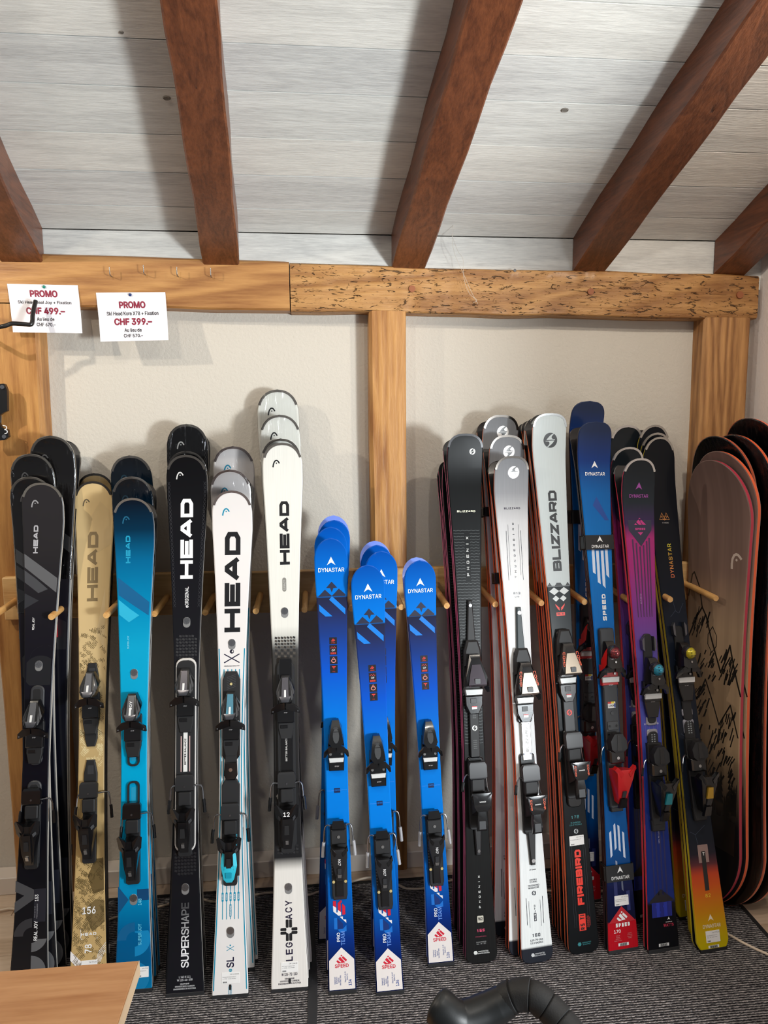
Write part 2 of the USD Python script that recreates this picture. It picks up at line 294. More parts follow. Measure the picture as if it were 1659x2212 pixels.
def timber(p, n_seg, wob, seed, chamfer=0.006, rough_face=0.0):
    """old beam along x given its four outline corners (x0, z0, z1 at the left; x1, z0, z1 at the right), wavy edges"""
    (x0, za, zb), (x1, zc, zd) = p; V = []
    for i in range(n_seg + 1):
        t = i / n_seg; x = x0 + (x1 - x0) * t
        lo = za + (zc - za) * t + wob * (meshkit.noise(np.array([x * 6, 0.3, 1.0]), seed) - 0.5); hi = zb + (zd - zb) * t + wob * (meshkit.noise(np.array([x * 5, 7.3, 1.0]), seed) - 0.5)
        f = [FACE + rough_face * (meshkit.noise(np.array([x * 30, k * 2.0, 3.0]), seed) - 0.5) for k in range(5)]
        zs = np.linspace(lo + chamfer, hi - chamfer, 5)
        V += [[x, WALL + 0.02, lo], [x, FACE + chamfer, lo]] + [[x, f[k], zs[k]] for k in range(5)] + [[x, FACE + chamfer, hi], [x, WALL + 0.02, hi]]
    F = []; q = 9
    for i in range(n_seg):
        for j in range(q):
            a = i * q + j; b = i * q + (j + 1) % q; F += [[a, b, b + q], [a, b + q, a + q]]
    e = n_seg * q
    for j in range(1, q - 1): F += [[0, j + 1, j], [e, e + j, e + j + 1]]
    m = trimesh.Trimesh(np.array(V), np.array(F), process=False); m.fix_normals(); return m
obj('beam', timber(((-3.0, 2.058, 2.230), (-0.0765, 2.033, 2.192)), 110, 0.006, 3), m_pine, smooth=35, label='smooth honey coloured lintel beam on the left, carrying the price signs', cat='beam', kind='structure')
obj('beam', timber(((-0.0735, 2.031, 2.184), (1.567, 2.016, 2.166)), 160, 0.009, 5, 0.007, 0.006), m_worm, smooth=50, label='worm-eaten lintel beam on the right with carved dark galleries', cat='beam', kind='structure')
obj('lintel_backing', box(-3.0, 1.58, WALL - 0.02, WALL + 0.02, 2.06, 2.16), m_plaster, '/World/wall_back')
def post(x0, x1, top, cham_l, cham_r, wob, seed, mat, label):
    V = []; n = 40; q = 8
    for i in range(n + 1):
        z = top * i / n; a = wob * (meshkit.noise(np.array([z * 3, 1.0, 0.5]), seed) - 0.5); b = wob * (meshkit.noise(np.array([z * 3, 5.0, 0.5]), seed) - 0.5)
        cl_ = cham_l * (0.5 + meshkit.noise(np.array([z * 2.3, 9.0, 0.5]), seed)); cr_ = cham_r * (0.5 + meshkit.noise(np.array([z * 2.1, 3.0, 0.5]), seed))
        V += [[x0 + a, WALL + 0.01, z], [x0 + a, FACE + cl_ * 1.2, z], [x0 + a + cl_, FACE + .001, z], [(x0 + x1) / 2 - .02, FACE, z], [(x0 + x1) / 2 + .02, FACE, z], [x1 + b - cr_, FACE + .001, z], [x1 + b, FACE + cr_ * 1.2, z], [x1 + b, WALL + 0.01, z]]
    F = []
    for i in range(n):
        for j in range(q):
            a = i * q + j; b = i * q + (j + 1) % q; F += [[a, b, b + q], [a, b + q, a + q]]
    for j in range(1, q - 1): F += [[0, j + 1, j], [n * q, n * q + j, n * q + j + 1]]
    m = trimesh.Trimesh(np.array(V), np.array(F), process=False); m.fix_normals()
    obj('post', m, mat, smooth=30, label=label, cat='post', kind='structure')
post(-1.085, -0.886, 2.05, 0.006, 0.012, 0.008, 11, m_post, 'honey coloured timber post at the far left with a folding lock on it')
post(0.188, 0.312, 2.035, 0.012, 0.003, 0.004, 12, m_post, 'honey coloured timber post in the middle behind the blue skis')
post(1.374, 1.545, 2.022, 0.008, 0.006, 0.010, 13, m_post_r, 'darker weathered timber post on the right behind the snowboards')
for px, py, r in ((1276, 630, 0.011), (1598, 637, 0.012), (890, 624, 0.011)):
    q = at_y(px, py, FACE - 0.0015); k = trimesh.creation.cylinder(r, 0.006, sections=16, transform=trimesh.transformations.rotation_matrix(math.pi / 2, [1, 0, 0])); k.apply_translation(q)
    obj('peg', k, M('peg_wood', (150, 88, 52), 0.6), '/World/beam_001')

# carpet mat
m_carpet = usdkit.material(stage, LOOKS + 'carpet', {
    't': ('texture_coordinate', {}), 'mp': ('mapping', {'scale': (1.0, 1.0, 1.0)}),
    'w': ('wave_texture', {'wave_type': 'bands', 'bands_direction': 'y', 'profile': 'sine', 'scale': 38.0, 'distortion': 2.6, 'detail': 2.0, 'detail_scale': 2.8, 'detail_roughness': 0.6}),
    'm2': ('mapping', {'scale': (105.0, 60.0, 1.0)}), 'n': ('noise_texture', {'scale': 1.0, 'detail': 2.0}), 'big': ('noise_texture', {'scale': 2.5, 'detail': 2.0}),
    'mr': ('map_range', {'from_min': 0.3, 'from_max': 0.62, 'to_min': 0.45, 'to_max': 1.0, 'clamp': True}), 'mu': ('math', {'math_type': 'multiply'}),
    'r': ('rgb_ramp', {'ramp': [(0.0, lin((16, 15, 18))), (0.3, lin((40, 36, 40))), (0.6, lin((134, 128, 129))), (1.0, lin((200, 192, 190)))]}),
    'b': ('bump', {'strength': 1.0, 'distance': 0.006}), 'p': ('principled_bsdf', {'roughness': 0.95, 'specular_ior_level': 0.1, 'sheen_weight': 0.15})},
    [('t.object', 'w.vector'), ('t.object', 'm2.vector'), ('m2.vector', 'n.vector'), ('n.fac', 'mr.value'), ('w.fac', 'mu.value1'), ('mr.result', 'mu.value2'), ('mu.value', 'r.fac'), ('r.color', 'p.base_color'), ('mu.value', 'b.height'), ('b.normal', 'p.normal')], surface='p.BSDF')
cp = xf('carpet', label='dark grey loop pile carpet mat under the skis', cat='carpet')
obj('pile', box(-0.93, 1.42, 0.2, 2.36, 0.0005, 0.0065, 0.001), m_carpet, cp)
m_rub = M('carpet_rubber', (24, 23, 25), 0.8)
obj('border', box(-0.93, 1.42, 2.3605, 2.376, 0.0005, 0.0055, 0.001), m_rub, cp); obj('border', box(1.4205, 1.436, 0.2, 2.376, 0.0005, 0.0055, 0.001), m_rub, cp)
sp_ = [(674 + d, y) for y, d in ((1935, -6), (1990, -4), (2050, 0), (2110, 2), (2165, 1), (2230, 0), (2700, -2))]
V = []; 
for i, (x, y) in enumerate(sp_):
    c = at_z(x, y, 0.0085); w = 0.0135 + 0.0012 * math.sin(i * 2.1)
    V += [[c[0] - w, c[1], 0.0068], [c[0] - w + .001, c[1], 0.0085], [c[0] + w - .001, c[1], 0.0085], [c[0] + w, c[1], 0.0068]]
F = [[i * 4 + j, i * 4 + j + 1, i * 4 + j + 5] for i in range(6) for j in range(3)] + [[i * 4 + j, i * 4 + j + 5, i * 4 + j + 4] for i in range(6) for j in range(3)]
m = trimesh.Trimesh(np.array(V), np.array(F), process=False)
obj('floor_strip', m, M('strip_black', (40, 40, 42), 0.6, bump=(60, 0.4, 0.002)), label='flat black strip running along the carpet toward the viewer', cat='strip')

# ------------------------------------------------------------------ ski rack
rk = xf('ski_rack', label='pale pine rack board with a row of round wooden pegs on the wall', cat='rack')
obj('board', box(-1.043, -0.352, 2.400, 2.429, 1.015, 1.160, 0.003), m_rail, rk); obj('board', box(-0.350, 0.452, 2.400, 2.429, 1.012, 1.156, 0.003), m_rail, rk); obj('board', box(0.454, 1.347, 2.400, 2.429, 1.008, 1.150, 0.003), m_rail, rk)
DX = [-1.002, -0.820, -0.656, -0.511, -0.355, -0.198, -0.045, 0.104, 0.265, 0.414, 0.575, 0.729, 0.876, 1.030, 1.172, 1.333]
for i, x in enumerate(DX):
    c = trimesh.creation.revolve(np.array([[0, 0], [0.0105, 0], [0.0105, 0.196], [0.0095, 0.199], [0, 0.199]]), sections=18)
    c.apply_transform(trimesh.transformations.rotation_matrix(math.radians(91.5), [1, 0, 0])); c.apply_translation([x, 2.4005, 1.081 - 0.0006 * i])
    obj('peg', c, m_dowel, rk, smooth=40)

# ------------------------------------------------------------------ skis
CURVE = 0.032                                    # how far a tip turns up toward its top sheet
class Ski:
    """one alpine ski in its own frame: u across, s along from the tail, top sheet facing -y"""
    taper = True
    def __init__(self, L, dims, top, side, base=(30, 30, 33), th=0.0135, tail='square', tip=2.4, tiplen=0.075, cap=None, prot=(34, 34, 36), rim=None, side_rough=0.4):
        self.L, self.th, self.dims, self.tail, self.tip, self.tiplen = L, th, dims, tail, tip, tiplen
        self.top, self.side, self.base, self.cap, self.prot, self.rim, self.parts = top, side, base, cap, prot, rim, []
        self.side_rough = side_rough
    def hw(self, s):
        ws, ww, wt = [d / 2000.0 for d in self.dims]; L = self.L; s = np.asarray(s, float)
        sw, ss = 0.44 * L, L - self.tiplen - 0.045
        up = np.clip((s - sw) / (ss - sw), 0, 1); dn = np.clip((sw - s) / (sw - 0.03), 0, 1)
        h = ww + (ws - ww) * (up ** 1.75) + (wt - ww) * (dn ** 1.8)
        t = np.clip((s - (L - self.tiplen)) / self.tiplen, 0, 1); h = h * np.clip(1 - t ** self.tip, 1e-4, 1) ** (1 / (self.tip * 0.92))
        r = {'square': 0.006, 'round': 0.026, 'clip': 0.03}[self.tail]; q = np.clip((r - s) / r, 0, 1)
        return h - (r if self.tail != 'clip' else 0.016) * (1 - np.sqrt(np.clip(1 - q * q, 0, 1)) if self.tail != 'clip' else q ** 1.5)
    def y(self, s):
        t = np.clip((np.asarray(s, float) - (self.L - 0.17)) / 0.17, 0, 1.3); return -CURVE * t ** 2.0
    def ring(self, out=0.0, n=64, s0=0.0, s1=None):
        L = self.L; s1 = L if s1 is None else s1
        s = np.unique(np.concatenate([np.linspace(s0, min(0.03, s1), 7), np.linspace(min(0.03, s1), s1 - 0.19, n // 2), s1 - 0.19 * (np.cos(np.linspace(0, np.pi / 2, n // 2))) ** 1.3])) if s0 < 0.03 else s1 - (s1 - s0) * (np.cos(np.linspace(0, np.pi / 2, n // 2))) ** 1.3
        h = self.hw(s); h[-1] = max(h[-1], 0.0012)
        l = np.stack([-h, s], 1); p = np.vstack([l, (l * [-1, 1])[::-1]]); d = np.roll(p, -1, 0) - np.roll(p, 1, 0); d /= np.linalg.norm(d, axis=1, keepdims=True) + 1e-12
        nrm = np.stack([-d[:, 1], d[:, 0]], 1)     # outward for left-up / right-down order
        return p + nrm * out, len(s)
    @staticmethod
    def strip(A, B, closed=True):
        n = len(A); V = np.vstack([A, B]); i = np.arange(n if closed else n - 1); j = (i + 1) % n
        return trimesh.Trimesh(V, np.vstack([np.stack([i, j, j + n], 1), np.stack([i, j + n, i + n], 1)]), process=False)
    @staticmethod
    def fill(A, k, flip=False):
        n = len(A); F = []
        for i in range(k - 1): F += [[i, n - 1 - i, n - 2 - i], [i, n - 2 - i, i + 1]]
        F = np.array(F); return trimesh.Trimesh(A, F[:, ::-1] if flip else F, process=False)
    def p3(self, ring, dy, thick=False):
        s = ring[:, 1]; t = 1.0
        if thick and self.taper: t = 0.42 + 0.58 * np.clip(np.minimum((self.L - s) / 0.45, s / 0.35 + 0.3), 0, 1)
        return np.stack([ring[:, 0], self.y(s) + dy * t, s], 1)
    def body(self, path):
        A, k = self.ring(); I, _ = self.ring(-0.0028); th = self.th
        top = cat([self.fill(self.p3(I, 0), k), self.strip(self.p3(I, 0), self.p3(A, 0.002))]); obj('top_sheet', top, self.top, path, smooth=25)
        obj('sidewall', self.strip(self.p3(A, 0.002), self.p3(A, th - 0.0015, 1)), M('side_%d_%d_%d' % self.side, self.side, self.side_rough, coat=0.3), path, smooth=30)
        obj('steel_edge', self.strip(self.p3(A, th - 0.0015, 1), self.p3(A, th, 1)), M('steel', (170, 170, 172), 0.3, 0.9), path, smooth=30)
        obj('base', self.fill(self.p3(A, th, 1), k, True), M('base_%d_%d_%d' % self.base, self.base, 0.3, coat=0.3), path, smooth=30)
        if self.cap:
            a, k2 = self.ring(0.0006, s0=self.L - 0.042, n=44); b, _ = self.ring(-0.0062, s0=self.L - 0.042, n=44); b[:, 1] = np.minimum(b[:, 1], self.L - 0.006)
            m = cat([self.strip(self.p3(b, -0.0008), self.p3(a, -0.0008), False), self.strip(self.p3(a, -0.0008), self.p3(a, self.th * 0.55), False), self.strip(self.p3(b, 0.0004), self.p3(b, -0.0008), False)])
            obj('tip_protector', m, M('cap_%d_%d_%d' % self.cap[:3], self.cap[:3], 0.25, self.cap[3], coat=0.3), path, smooth=35)
        if self.prot:
            w = float(self.hw(0.008)); obj('tail_protector', box(-w - .0004, w + .0004, -0.0008, self.th * 0.75, -0.006, 0.0075, 0.0006), M('prot_%d_%d_%d' % self.prot, self.prot, 0.5), path)
    # print and fittings
    def dec(self, name, art, mat, lift=0.03, hf=None):
        v, f = art if isinstance(art, tuple) else tri(art); v = np.asarray(v, float) * 0.01; f = np.asarray(f)
        if v[:, 1].max() > self.L - 0.17 and np.ptp(v[:, 1]) > 0.015 and hf is None:
            v3, f = trimesh.remesh.subdivide_to_size(np.column_stack([v, np.zeros(len(v))]), f, 0.012, max_iter=12); v = v3[:, :2]
        h = self.y(v[:, 1]) - lift * 0.01 if hf is None else -np.array([hf(a * 100, b * 100) for a, b in v]) * 0.01 * SC[1]
        if hf is not None: v = v * [SC[0], 1]
        self.parts.append(('', name, trimesh.Trimesh(np.stack([v[:, 0], h, v[:, 1]], 1), f, process=False), mat, False))
    def T(self, text, u, s, h, mat, length=None, o='h', bold=True, name='lettering', lift=0.05, hf=None, art=None, skew=0.0):
        v, f = inter(text, bold) if art is None else art
        lo, hi = v.min(0), v.max(0); v = (v - (lo + hi) / 2) / ((hi - lo) if art is not None else np.array([1.0, 1.0]))
        if art is None: v = v * [h if length is None else length / (hi - lo)[0], h]
        else: v = v * [length, h]
        v = v + np.outer(v[:, 1], [skew, 0])
        v = v + [u, s] if o == 'h' else (np.stack([-v[:, 1] + u, v[:, 0] + s], 1) if o == 'u' else np.stack([v[:, 1] + u, -v[:, 0] + s], 1))
        self.dec(name, (v, f), mat, lift, hf)
    def W(self, text, u, s, h, length, w, mat, o='u', lift=0.05, gap=0.28, skew=0.0, hf=None):
        self.T(text, u, s, h, mat, length, o, lift=lift, art=wide(text, length, h, w, gap), skew=skew, hf=hf)
    def add(self, name, mesh, mat, under='', smooth=32): self.parts.append((under, name, mesh, mat, smooth))
    def build(self, mat4, full=True, **k):
        path = xf('ski', mat4, **k); self.body(path); made = {}
        for under, name, mesh, mat, sm in self.parts:
            if not full and (under or name in FIT): continue
            made[name] = obj(name, mesh, mat, made[under] if under else path, smooth=sm)
        return path
FIT = ('toe_piece', 'heel_piece', 'binding_plate', 'brake_arm', 'toe_plate', 'heel_plate')
def pr(r, g, b, rough=0.38): return M('print_%d_%d_%d' % (r, g, b), (r, g, b), rough, coat=0.25)
BLK = M('binding_black', (16, 16, 18), 0.24, coat=0.5, bump=(300, 0.08, 0.001)); BLM = M('binding_matte', (27, 27, 29), 0.55); DGR = M('binding_grey', (52, 53, 56), 0.42); WHT = M('binding_white', (226, 226, 224), 0.4)
SIL = M('binding_silver', (176, 174, 172), 0.28, 0.85); CHR = M('chrome', (205, 205, 208), 0.14, 1.0); GUN = M('gunmetal', (112, 112, 118), 0.25, 0.85); STL = M('brake_steel', (190, 190, 192), 0.22, 1.0); RED = M('binding_red', (196, 26, 30), 0.35, coat=0.4)
ORA = pr(232, 92, 50); white = pr(238, 238, 238); black = pr(18, 18, 22)
def screw(s, u, v, h, r=0.42): s_ = trimesh.creation.cylinder(r * 0.01, 0.0016, sections=12, transform=trimesh.transformations.rotation_matrix(math.pi / 2, [1, 0, 0])); s_.apply_translation([u * .01 * SC[0], -h * .01 * SC[1], v * .01]); return s_
def arms(K, r, dx=4.9, drop=5.0, left=True, right=True, end=BLK, er=0.45, start=2.3, el=3.2):
    for sg, on in ((-1, left), (1, right)):
        if on:
            K.add('brake_arm', wire(spline([(sg * start, r, 1.1), (sg * (dx - 1.2), r + .25, 1.1), (sg * (dx - .35), r - .8, 1.1), (sg * dx, r - drop, 1.0)], 5), 0.22), STL, 'heel_piece')
            K.add('arm_tip', wire([(sg * dx, r - drop + .6, 1.0), (sg * (dx + .12), r - drop, 1.0), (sg * (dx + .4), r - drop - el, 1.0)], er), end, 'heel_piece')
def toe_head(K, r, window, accent=SIL, txt=None):
    K.add('toe_piece', hull(*sym((1.3, r + 10.3, .7), (1.15, r + 10.2, 2.4), (2.6, r + 7, .7), (2.75, r + 5.6, 3.3), (1.2, r + 9.5, 3.1), (1.45, r + 2.6, 5.2), (2.5, r + 4.2, 4.5), (2.0, r + 2.5, 1.0))), BLK)
    K.add('base_plate', puck(rr(-2.45, r - 5, 2.45, r + 4, .8), 0, 1.0), BLM, 'toe_piece')
    K.add('cover_plate', hull(*sym((.85, r + 9.7, 2.9), (.85, r + 9.7, 3.35), (1.12, r + 3.4, 4.9), (1.12, r + 3.4, 5.3))), window, 'toe_piece')
    for sg in (-1, 1):
        K.add('side_rib', hull((sg * 1.35, r + 9.2, 2.6), (sg * 1.6, r + 8.8, 3.1), (sg * 2.75, r + 5.6, 3.7), (sg * 2.1, r + 3.3, 5.0), (sg * 1.8, r + 3.4, 5.1), (sg * 2.4, r + 5.6, 4.0), (sg * 2.4, r + 5.6, 3.0)), DGR, 'toe_piece')
        K.add('wing', hull(*[(sg * a, b, h - d) for d in (0, 1.1) for a, b, h in ((.2, r + 2.5, 4.9), (.2, r + .5, 4.5), (2.5, r + 2.0, 4.6), (2.6, r + .3, 4.1), (4.3, r - 1.0, 3.3), (4.2, r + .5, 3.6))]), BLK, 'toe_piece')
        K.add('screw', screw(K, sg * 3.7, r - .2, 3.7, .2), CHR, 'toe_piece')
    K.add('trim', hull(*sym((1.1, r + 3.3, 5.15), (1.9, r + 4.5, 4.6), (1.7, r + 4.3, 5.0), (1.0, r + 2.7, 5.2), (1.0, r + 2.7, 5.45), (.9, r + 3.4, 5.45))), GUN, 'toe_piece')
    K.add('value_window', hull(*sym((.28, r + 6.2, 4.2), (.28, r + 6.2, 4.75), (.3, r + 4.2, 4.8), (.3, r + 4.2, 5.2))), WHT, 'toe_piece')
    K.add('pad', puck([(-2.5, r + .2), (2.5, r + .2), (2.5, r - 3.9), (-2.5, r - 3.9)], .9, 1.9, .2), BLK, 'toe_piece')
    K.add('pad', puck([(-2.3, r - 3.9), (2.3, r - 3.9), (2.3, r - 5.6), (1.6, r - 8.8), (-1.6, r - 8.8), (-2.3, r - 5.6)], .2, 1.4, .2), BLM, 'toe_piece')
    K.add('latch', puck(rr(-1.7, r - 5.6, .5, r - 4.6, .1), 1.3, 1.6, .08), BLK, 'toe_piece')
    K.T('STOP', 0, r - .9, .28, pr(205, 200, 200), 1.0, hf=lambda u, s: 2.0); K.parts[-1] = ('toe_piece',) + K.parts[-1][1:]
def heel_head(K, r, pad=BLK, accent=None, dx=(4.9, 4.9), drop=4.5, mark=None, tip=0.45):
    K.add('heel_piece', hull(*sym((2.2, r - 4, .8), (2.5, r - 3, 4.4), (1.75, r - 9, 4.0), (1.2, r - 13, 2.2), (1.2, r - 13, .7), (2.0, r - .8, .8), (1.4, r - .9, 5.3))), BLK)
    K.add('track', puck(rr(-2.0, r - 14.6, 2.0, r + 7, .8), 0, 1.0), BLM, 'heel_piece')
    for sg in (-1, 1):
        K.add('housing_cheek', hull((sg * .9, r - 1.0, 5.5), (sg * 2.9, r + 1.0, 5.9), (sg * 3.6, r + .2, 5.2), (sg * 3.2, r - 3.2, 4.2), (sg * 1.1, r - 3.0, 5.5), (sg * 2.3, r - 1, 2.0), (sg * 2.4, r - 4.2, 4.2), (sg * 2.6, r - 3, 2.4)), BLK, 'heel_piece')
        K.add('rib', hull(*[(sg * a, b, h + d) for d in (0, .18) for a, b, h in ((2.45, r - 2.4, 4.7), (1.7, r - 3.0, 5.4), (1.9, r - 4.0, 5.1), (2.6, r - 3.3, 4.5))]), DGR, 'heel_piece')
    K.add('lever', hull(*sym((1.15, r - 3.4, 5.6), (1.35, r - 8.6, 5.0), (.95, r - 12.4, 3.1), (1.0, r - 4, 4.4), (.8, r - 12, 2.0))), accent or BLK, 'heel_piece')
    K.add('lever_slot', hull(*sym((.62, r - 5.2, 5.45), (.62, r - 5.2, 5.62), (.72, r - 8.0, 5.0), (.72, r - 8.0, 5.22))), BLM, 'heel_piece')
    K.add('value_window', hull(*sym((.42, r - 9.8, 4.45), (.42, r - 9.8, 4.8), (.42, r - 11.1, 3.7), (.42, r - 11.1, 4.1))), SIL, 'heel_piece')
    K.add('brake_pad', hull(*sym((2.1, r + 9.2, 1.4), (2.2, r + 9.2, 2.5), (2.6, r + 8.4, 2.7), (2.65, r + 4.8, 2.7), (2.5, r + 4.5, 2.4), (2.5, r + 4.5, 1.2), (2.6, r + 8.4, 1.2))), pad, 'heel_piece')
    K.add('screw', screw(K, 0, r + 5.9, 2.75, .3), GUN, 'heel_piece')
    K.add('hinge', puck(rr(-1.9, r + .2, 1.9, r + 4.3, .5), .8, 2.4, .3), BLM, 'heel_piece')
    for sg, d in ((-1, dx[0]), (1, dx[1])): arms(K, r + 5.6, d, drop, sg < 0, sg > 0, BLK, tip)
    if mark:
        K.T(mark, 0, r - 2.0, 1.2, white, None, 'h', True, hf=lambda u, s: 5.75 if abs(u) < 1.2 else 5.6); v = K.parts[-1]; K.parts[-1] = ('heel_piece',) + v[1:]
def toe_nx(K, r):
    K.add('toe_piece', hull(*sym((.9, r + 7.8, .8), (1.0, r + 7.5, 2.6), (1.7, r + 4.5, 4.3), (2.15, r + 1.5, 4.8), (2.3, r + .5, .9), (1.9, r + 5.5, .9), (1.2, r, 5.0))), BLK)
    K.add('base_plate', puck([(-2.2, r - 7.6), (2.2, r - 7.6), (2.55, r - 1.5), (2.2, r + 3), (-2.2, r + 3), (-2.55, r - 1.5)], 0, 1.3, .25), BLK, 'toe_piece')
    e = [(.95 * math.cos(t), r + 3.3 + 2.1 * math.sin(t)) for t in np.arange(10) * math.pi / 5]
    K.add('window', hull(*[(a, b, 4.95 - .24 * (b - r) + d) for a, b in e for d in (-.3, .42)]), M('smoke_window', (96, 98, 100), 0.12, 0.5, coat=0.8), 'toe_piece')
    K.add('window_rim', hull(*[(a * 1.35, r + 3.3 + (b - r - 3.3) * 1.25, 4.9 - .25 * (b - r) + d) for a, b in e for d in (-.4, .2)]), DGR, 'toe_piece')
    for sg in (-1, 1):
        K.add('wing', hull(*[(sg * a, b, h - d) for d in (0, 1.3) for a, b, h in ((.2, r + .8, 4.8), (.2, r - 1.6, 4.3), (2.2, r + .2, 4.6), (2.3, r - 1.6, 4.1), (3.5, r - 1.9, 3.4))]), BLK, 'toe_piece')
        K.add('wing_tip', hull(*[(sg * a, b, h - d) for d in (0, 1.1) for a, b, h in ((2.3, r - .2, 4.4), (2.3, r - 1.6, 4.1), (3.6, r - 1.6, 3.4), (3.8, r - 3.2, 2.6), (3.3, r - 3.3, 2.6))]), BLK, 'toe_piece')
        K.add('screw', screw(K, sg * 1.7, r - 2.6, 1.5, .4), SIL, 'toe_piece')
    K.add('slide_pad', puck([(-2.05, r - 5.0), (2.05, r - 5.0), (2.25, r - 3.7), (-2.25, r - 3.7)], 1.2, 1.75, .12), WHT, 'toe_piece')
    K.T('STOP', .1, r - 6.2, .3, pr(190, 186, 186), 1.3, hf=lambda u, s: 1.35); K.parts[-1] = ('toe_piece',) + K.parts[-1][1:]
def heel_nx(K, r, txt='NX7'):
    K.add('heel_piece', hull(*sym((2.3, r + .2, 6.0), (2.35, r - 2.5, 5.2), (1.55, r - 6, 4.2), (.75, r - 9.8, 2.7), (.8, r - 9.6, .8), (2.2, r - 1, 1.2), (2.0, r - 5, 1.0), (1.2, r - .6, 6.1))), M('binding_satin', (34, 34, 36), 0.4, coat=0.3))
    K.add('track', puck([(-1.9, r - 15.8), (1.9, r - 15.8), (2.25, r - 14.5), (2.3, r - 6), (2.5, r + 5.5), (-2.5, r + 5.5), (-2.3, r - 6), (-2.25, r - 14.5)], 0, 1.1, .25), BLM, 'heel_piece')
    K.add('track_tongue', puck(rr(-1.1, r - 14.8, 1.1, r - 9.5, .2), .9, 1.7, .2), BLK, 'heel_piece')
    for k in range(7): K.add('track_notch', puck(rr(-2.25, r - 3.6 - k * .85, -1.9, r - 3.2 - k * .85), 1.0, 1.2, .04), GUN, 'heel_piece')
    for sg in (-1, 1):
        K.add('cup_edge', hull(*[(sg * a, b, h - d) for d in (0, 1.3) for a, b, h in ((.8, r - .9, 6.2), (2.4, r + .9, 6.1), (2.6, r - .4, 5.6), (1.2, r - 1.9, 6.0))]), BLK, 'heel_piece')
        K.add('screw', screw(K, sg * 1.75, r - 10.6, 1.2, .42), pr(200, 178, 120), 'heel_piece')
    K.add('brake_pad', hull(*sym((1.5, r + 7.3, 1.4), (1.6, r + 7.3, 3.0), (2.0, r + 5.0, 3.1), (2.0, r + 4.4, 1.2))), BLK, 'heel_piece')
    K.add('hinge', puck(rr(-2.3, r + .4, 2.3, r + 4.6, .5), .8, 2.6, .3), BLM, 'heel_piece'); K.add('screw', screw(K, 0, r + 2.6, 2.7, .45), SIL, 'heel_piece')
    K.add('value_window', hull(*sym((.55, r - 5.6, 4.4), (.55, r - 5.6, 4.72), (.5, r - 7.4, 3.7), (.5, r - 7.4, 4.1))), DGR, 'heel_piece'); K.add('release_mark', hull(*sym((.6, r - 7.6, 3.6), (.6, r - 7.6, 4.05), (.5, r - 8.6, 3.2), (.5, r - 8.6, 3.65))), SIL, 'heel_piece')
    K.T(txt, 0, r - 3.6, .75, white, 2.0, 'd', hf=lambda u, s: 5.2 + .27 * (s - (r - 3.6)) + .12); K.parts[-1] = ('heel_piece',) + K.parts[-1][1:]
    arms(K, r + 5.4, 4.4, 5.2, end=M('clear_grip', (176, 176, 180), 0.25, coat=0.5), er=0.5, el=3.6)
def toe_marker_(K, r, plate, accent, text):
    K.add('toe_piece', hull(*sym((1.3, r + 10.2, .9), (1.4, r + 9.9, 3.6), (2.9, r + 3, 5.1), (3.4, r + .3, 4.6), (3.3, r + .3, 3.4), (2.6, r + 1, .9), (2.4, r + .5, 5.6), (1.2, r + 8.5, 4.4))), BLK)
    K.add('ramp', puck([(-2.5, r + 6), (2.5, r + 6), (2.3, r + 11), (1.5, r + 14.2), (-1.5, r + 14.2), (-2.3, r + 11)], .4, 2.0, .5), BLM, 'toe_piece')
    K.add('cover_plate', hull(*sym((1.15, r + 7.0, 4.6), (1.15, r + 7.0, 4.95), (1.9, r + 3.9, 5.4), (2.35, r + .9, 5.6), (2.4, r + .9, 5.95), (2.2, r + .2, 5.1))), plate, 'toe_piece')
    K.add('value_window', puck(rr(-.75, r + 1.2, .75, r + 2.8, .2), 5.5, 6.0, .06), DGR, 'toe_piece')
    K.add('base_plate', puck(rr(-2.5, r - 3, 2.5, r + 7, .6), 0, 1.1), BLM, 'toe_piece')
    for sg in (-1, 1):
        K.add('wing', hull((sg * 2.4, r + 2, 4.6), (sg * 3.5, r - .2, 4.2), (sg * 3.8, r - 1.8, 3.4), (sg * 3.3, r - 2.0, 2.8), (sg * 2.4, r - .4, 3.0), (sg * 2.5, r + 2, 3.0)), BLK, 'toe_piece')
        if text:
            K.W(text, sg * 2.12, r + 5.2, .7, 4.4, .16, accent, 'd', gap=.3, hf=lambda u, s: 5.12 - .15 * (s - r - 4)); q = K.parts[-1]; K.parts[-1] = ('toe_piece',) + q[1:]
            q[2].vertices[:, 0] -= sg * .14 * (q[2].vertices[:, 2] - (r + 5.2) * .01)
    K.add('slide_pad', puck([(-2.3, r - 3.0), (2.3, r - 3.0), (2.6, r - .9), (-2.6, r - .9)], 1.0, 2.0, .25), M('pad_grey', (140, 140, 138), 0.35, 0.5), 'toe_piece')
    K.add('pad', puck([(-2.4, r - 3.2), (2.4, r - 3.2), (2.3, r - 6), (1.2, r - 8.8), (-1.2, r - 8.8), (-2.3, r - 6)], .6, 1.6, .2), BLK, 'toe_piece'); K.add('latch', puck(rr(-1.0, r - 5.4, .6, r - 3.9, .1), 1.5, 1.75, .06), DGR, 'toe_piece')
    K.dec('label_print', rr(-.7, r - 7.3, .7, r - 6.6), pr(214, 214, 214), hf=lambda u, s: 1.66); K.parts[-1] = ('toe_piece',) + K.parts[-1][1:]
    K.dec('label_print', rr(-.7, r - 6.6, .7, r - 6.3), pr(190, 40, 44), hf=lambda u, s: 1.66); K.parts[-1] = ('toe_piece',) + K.parts[-1][1:]
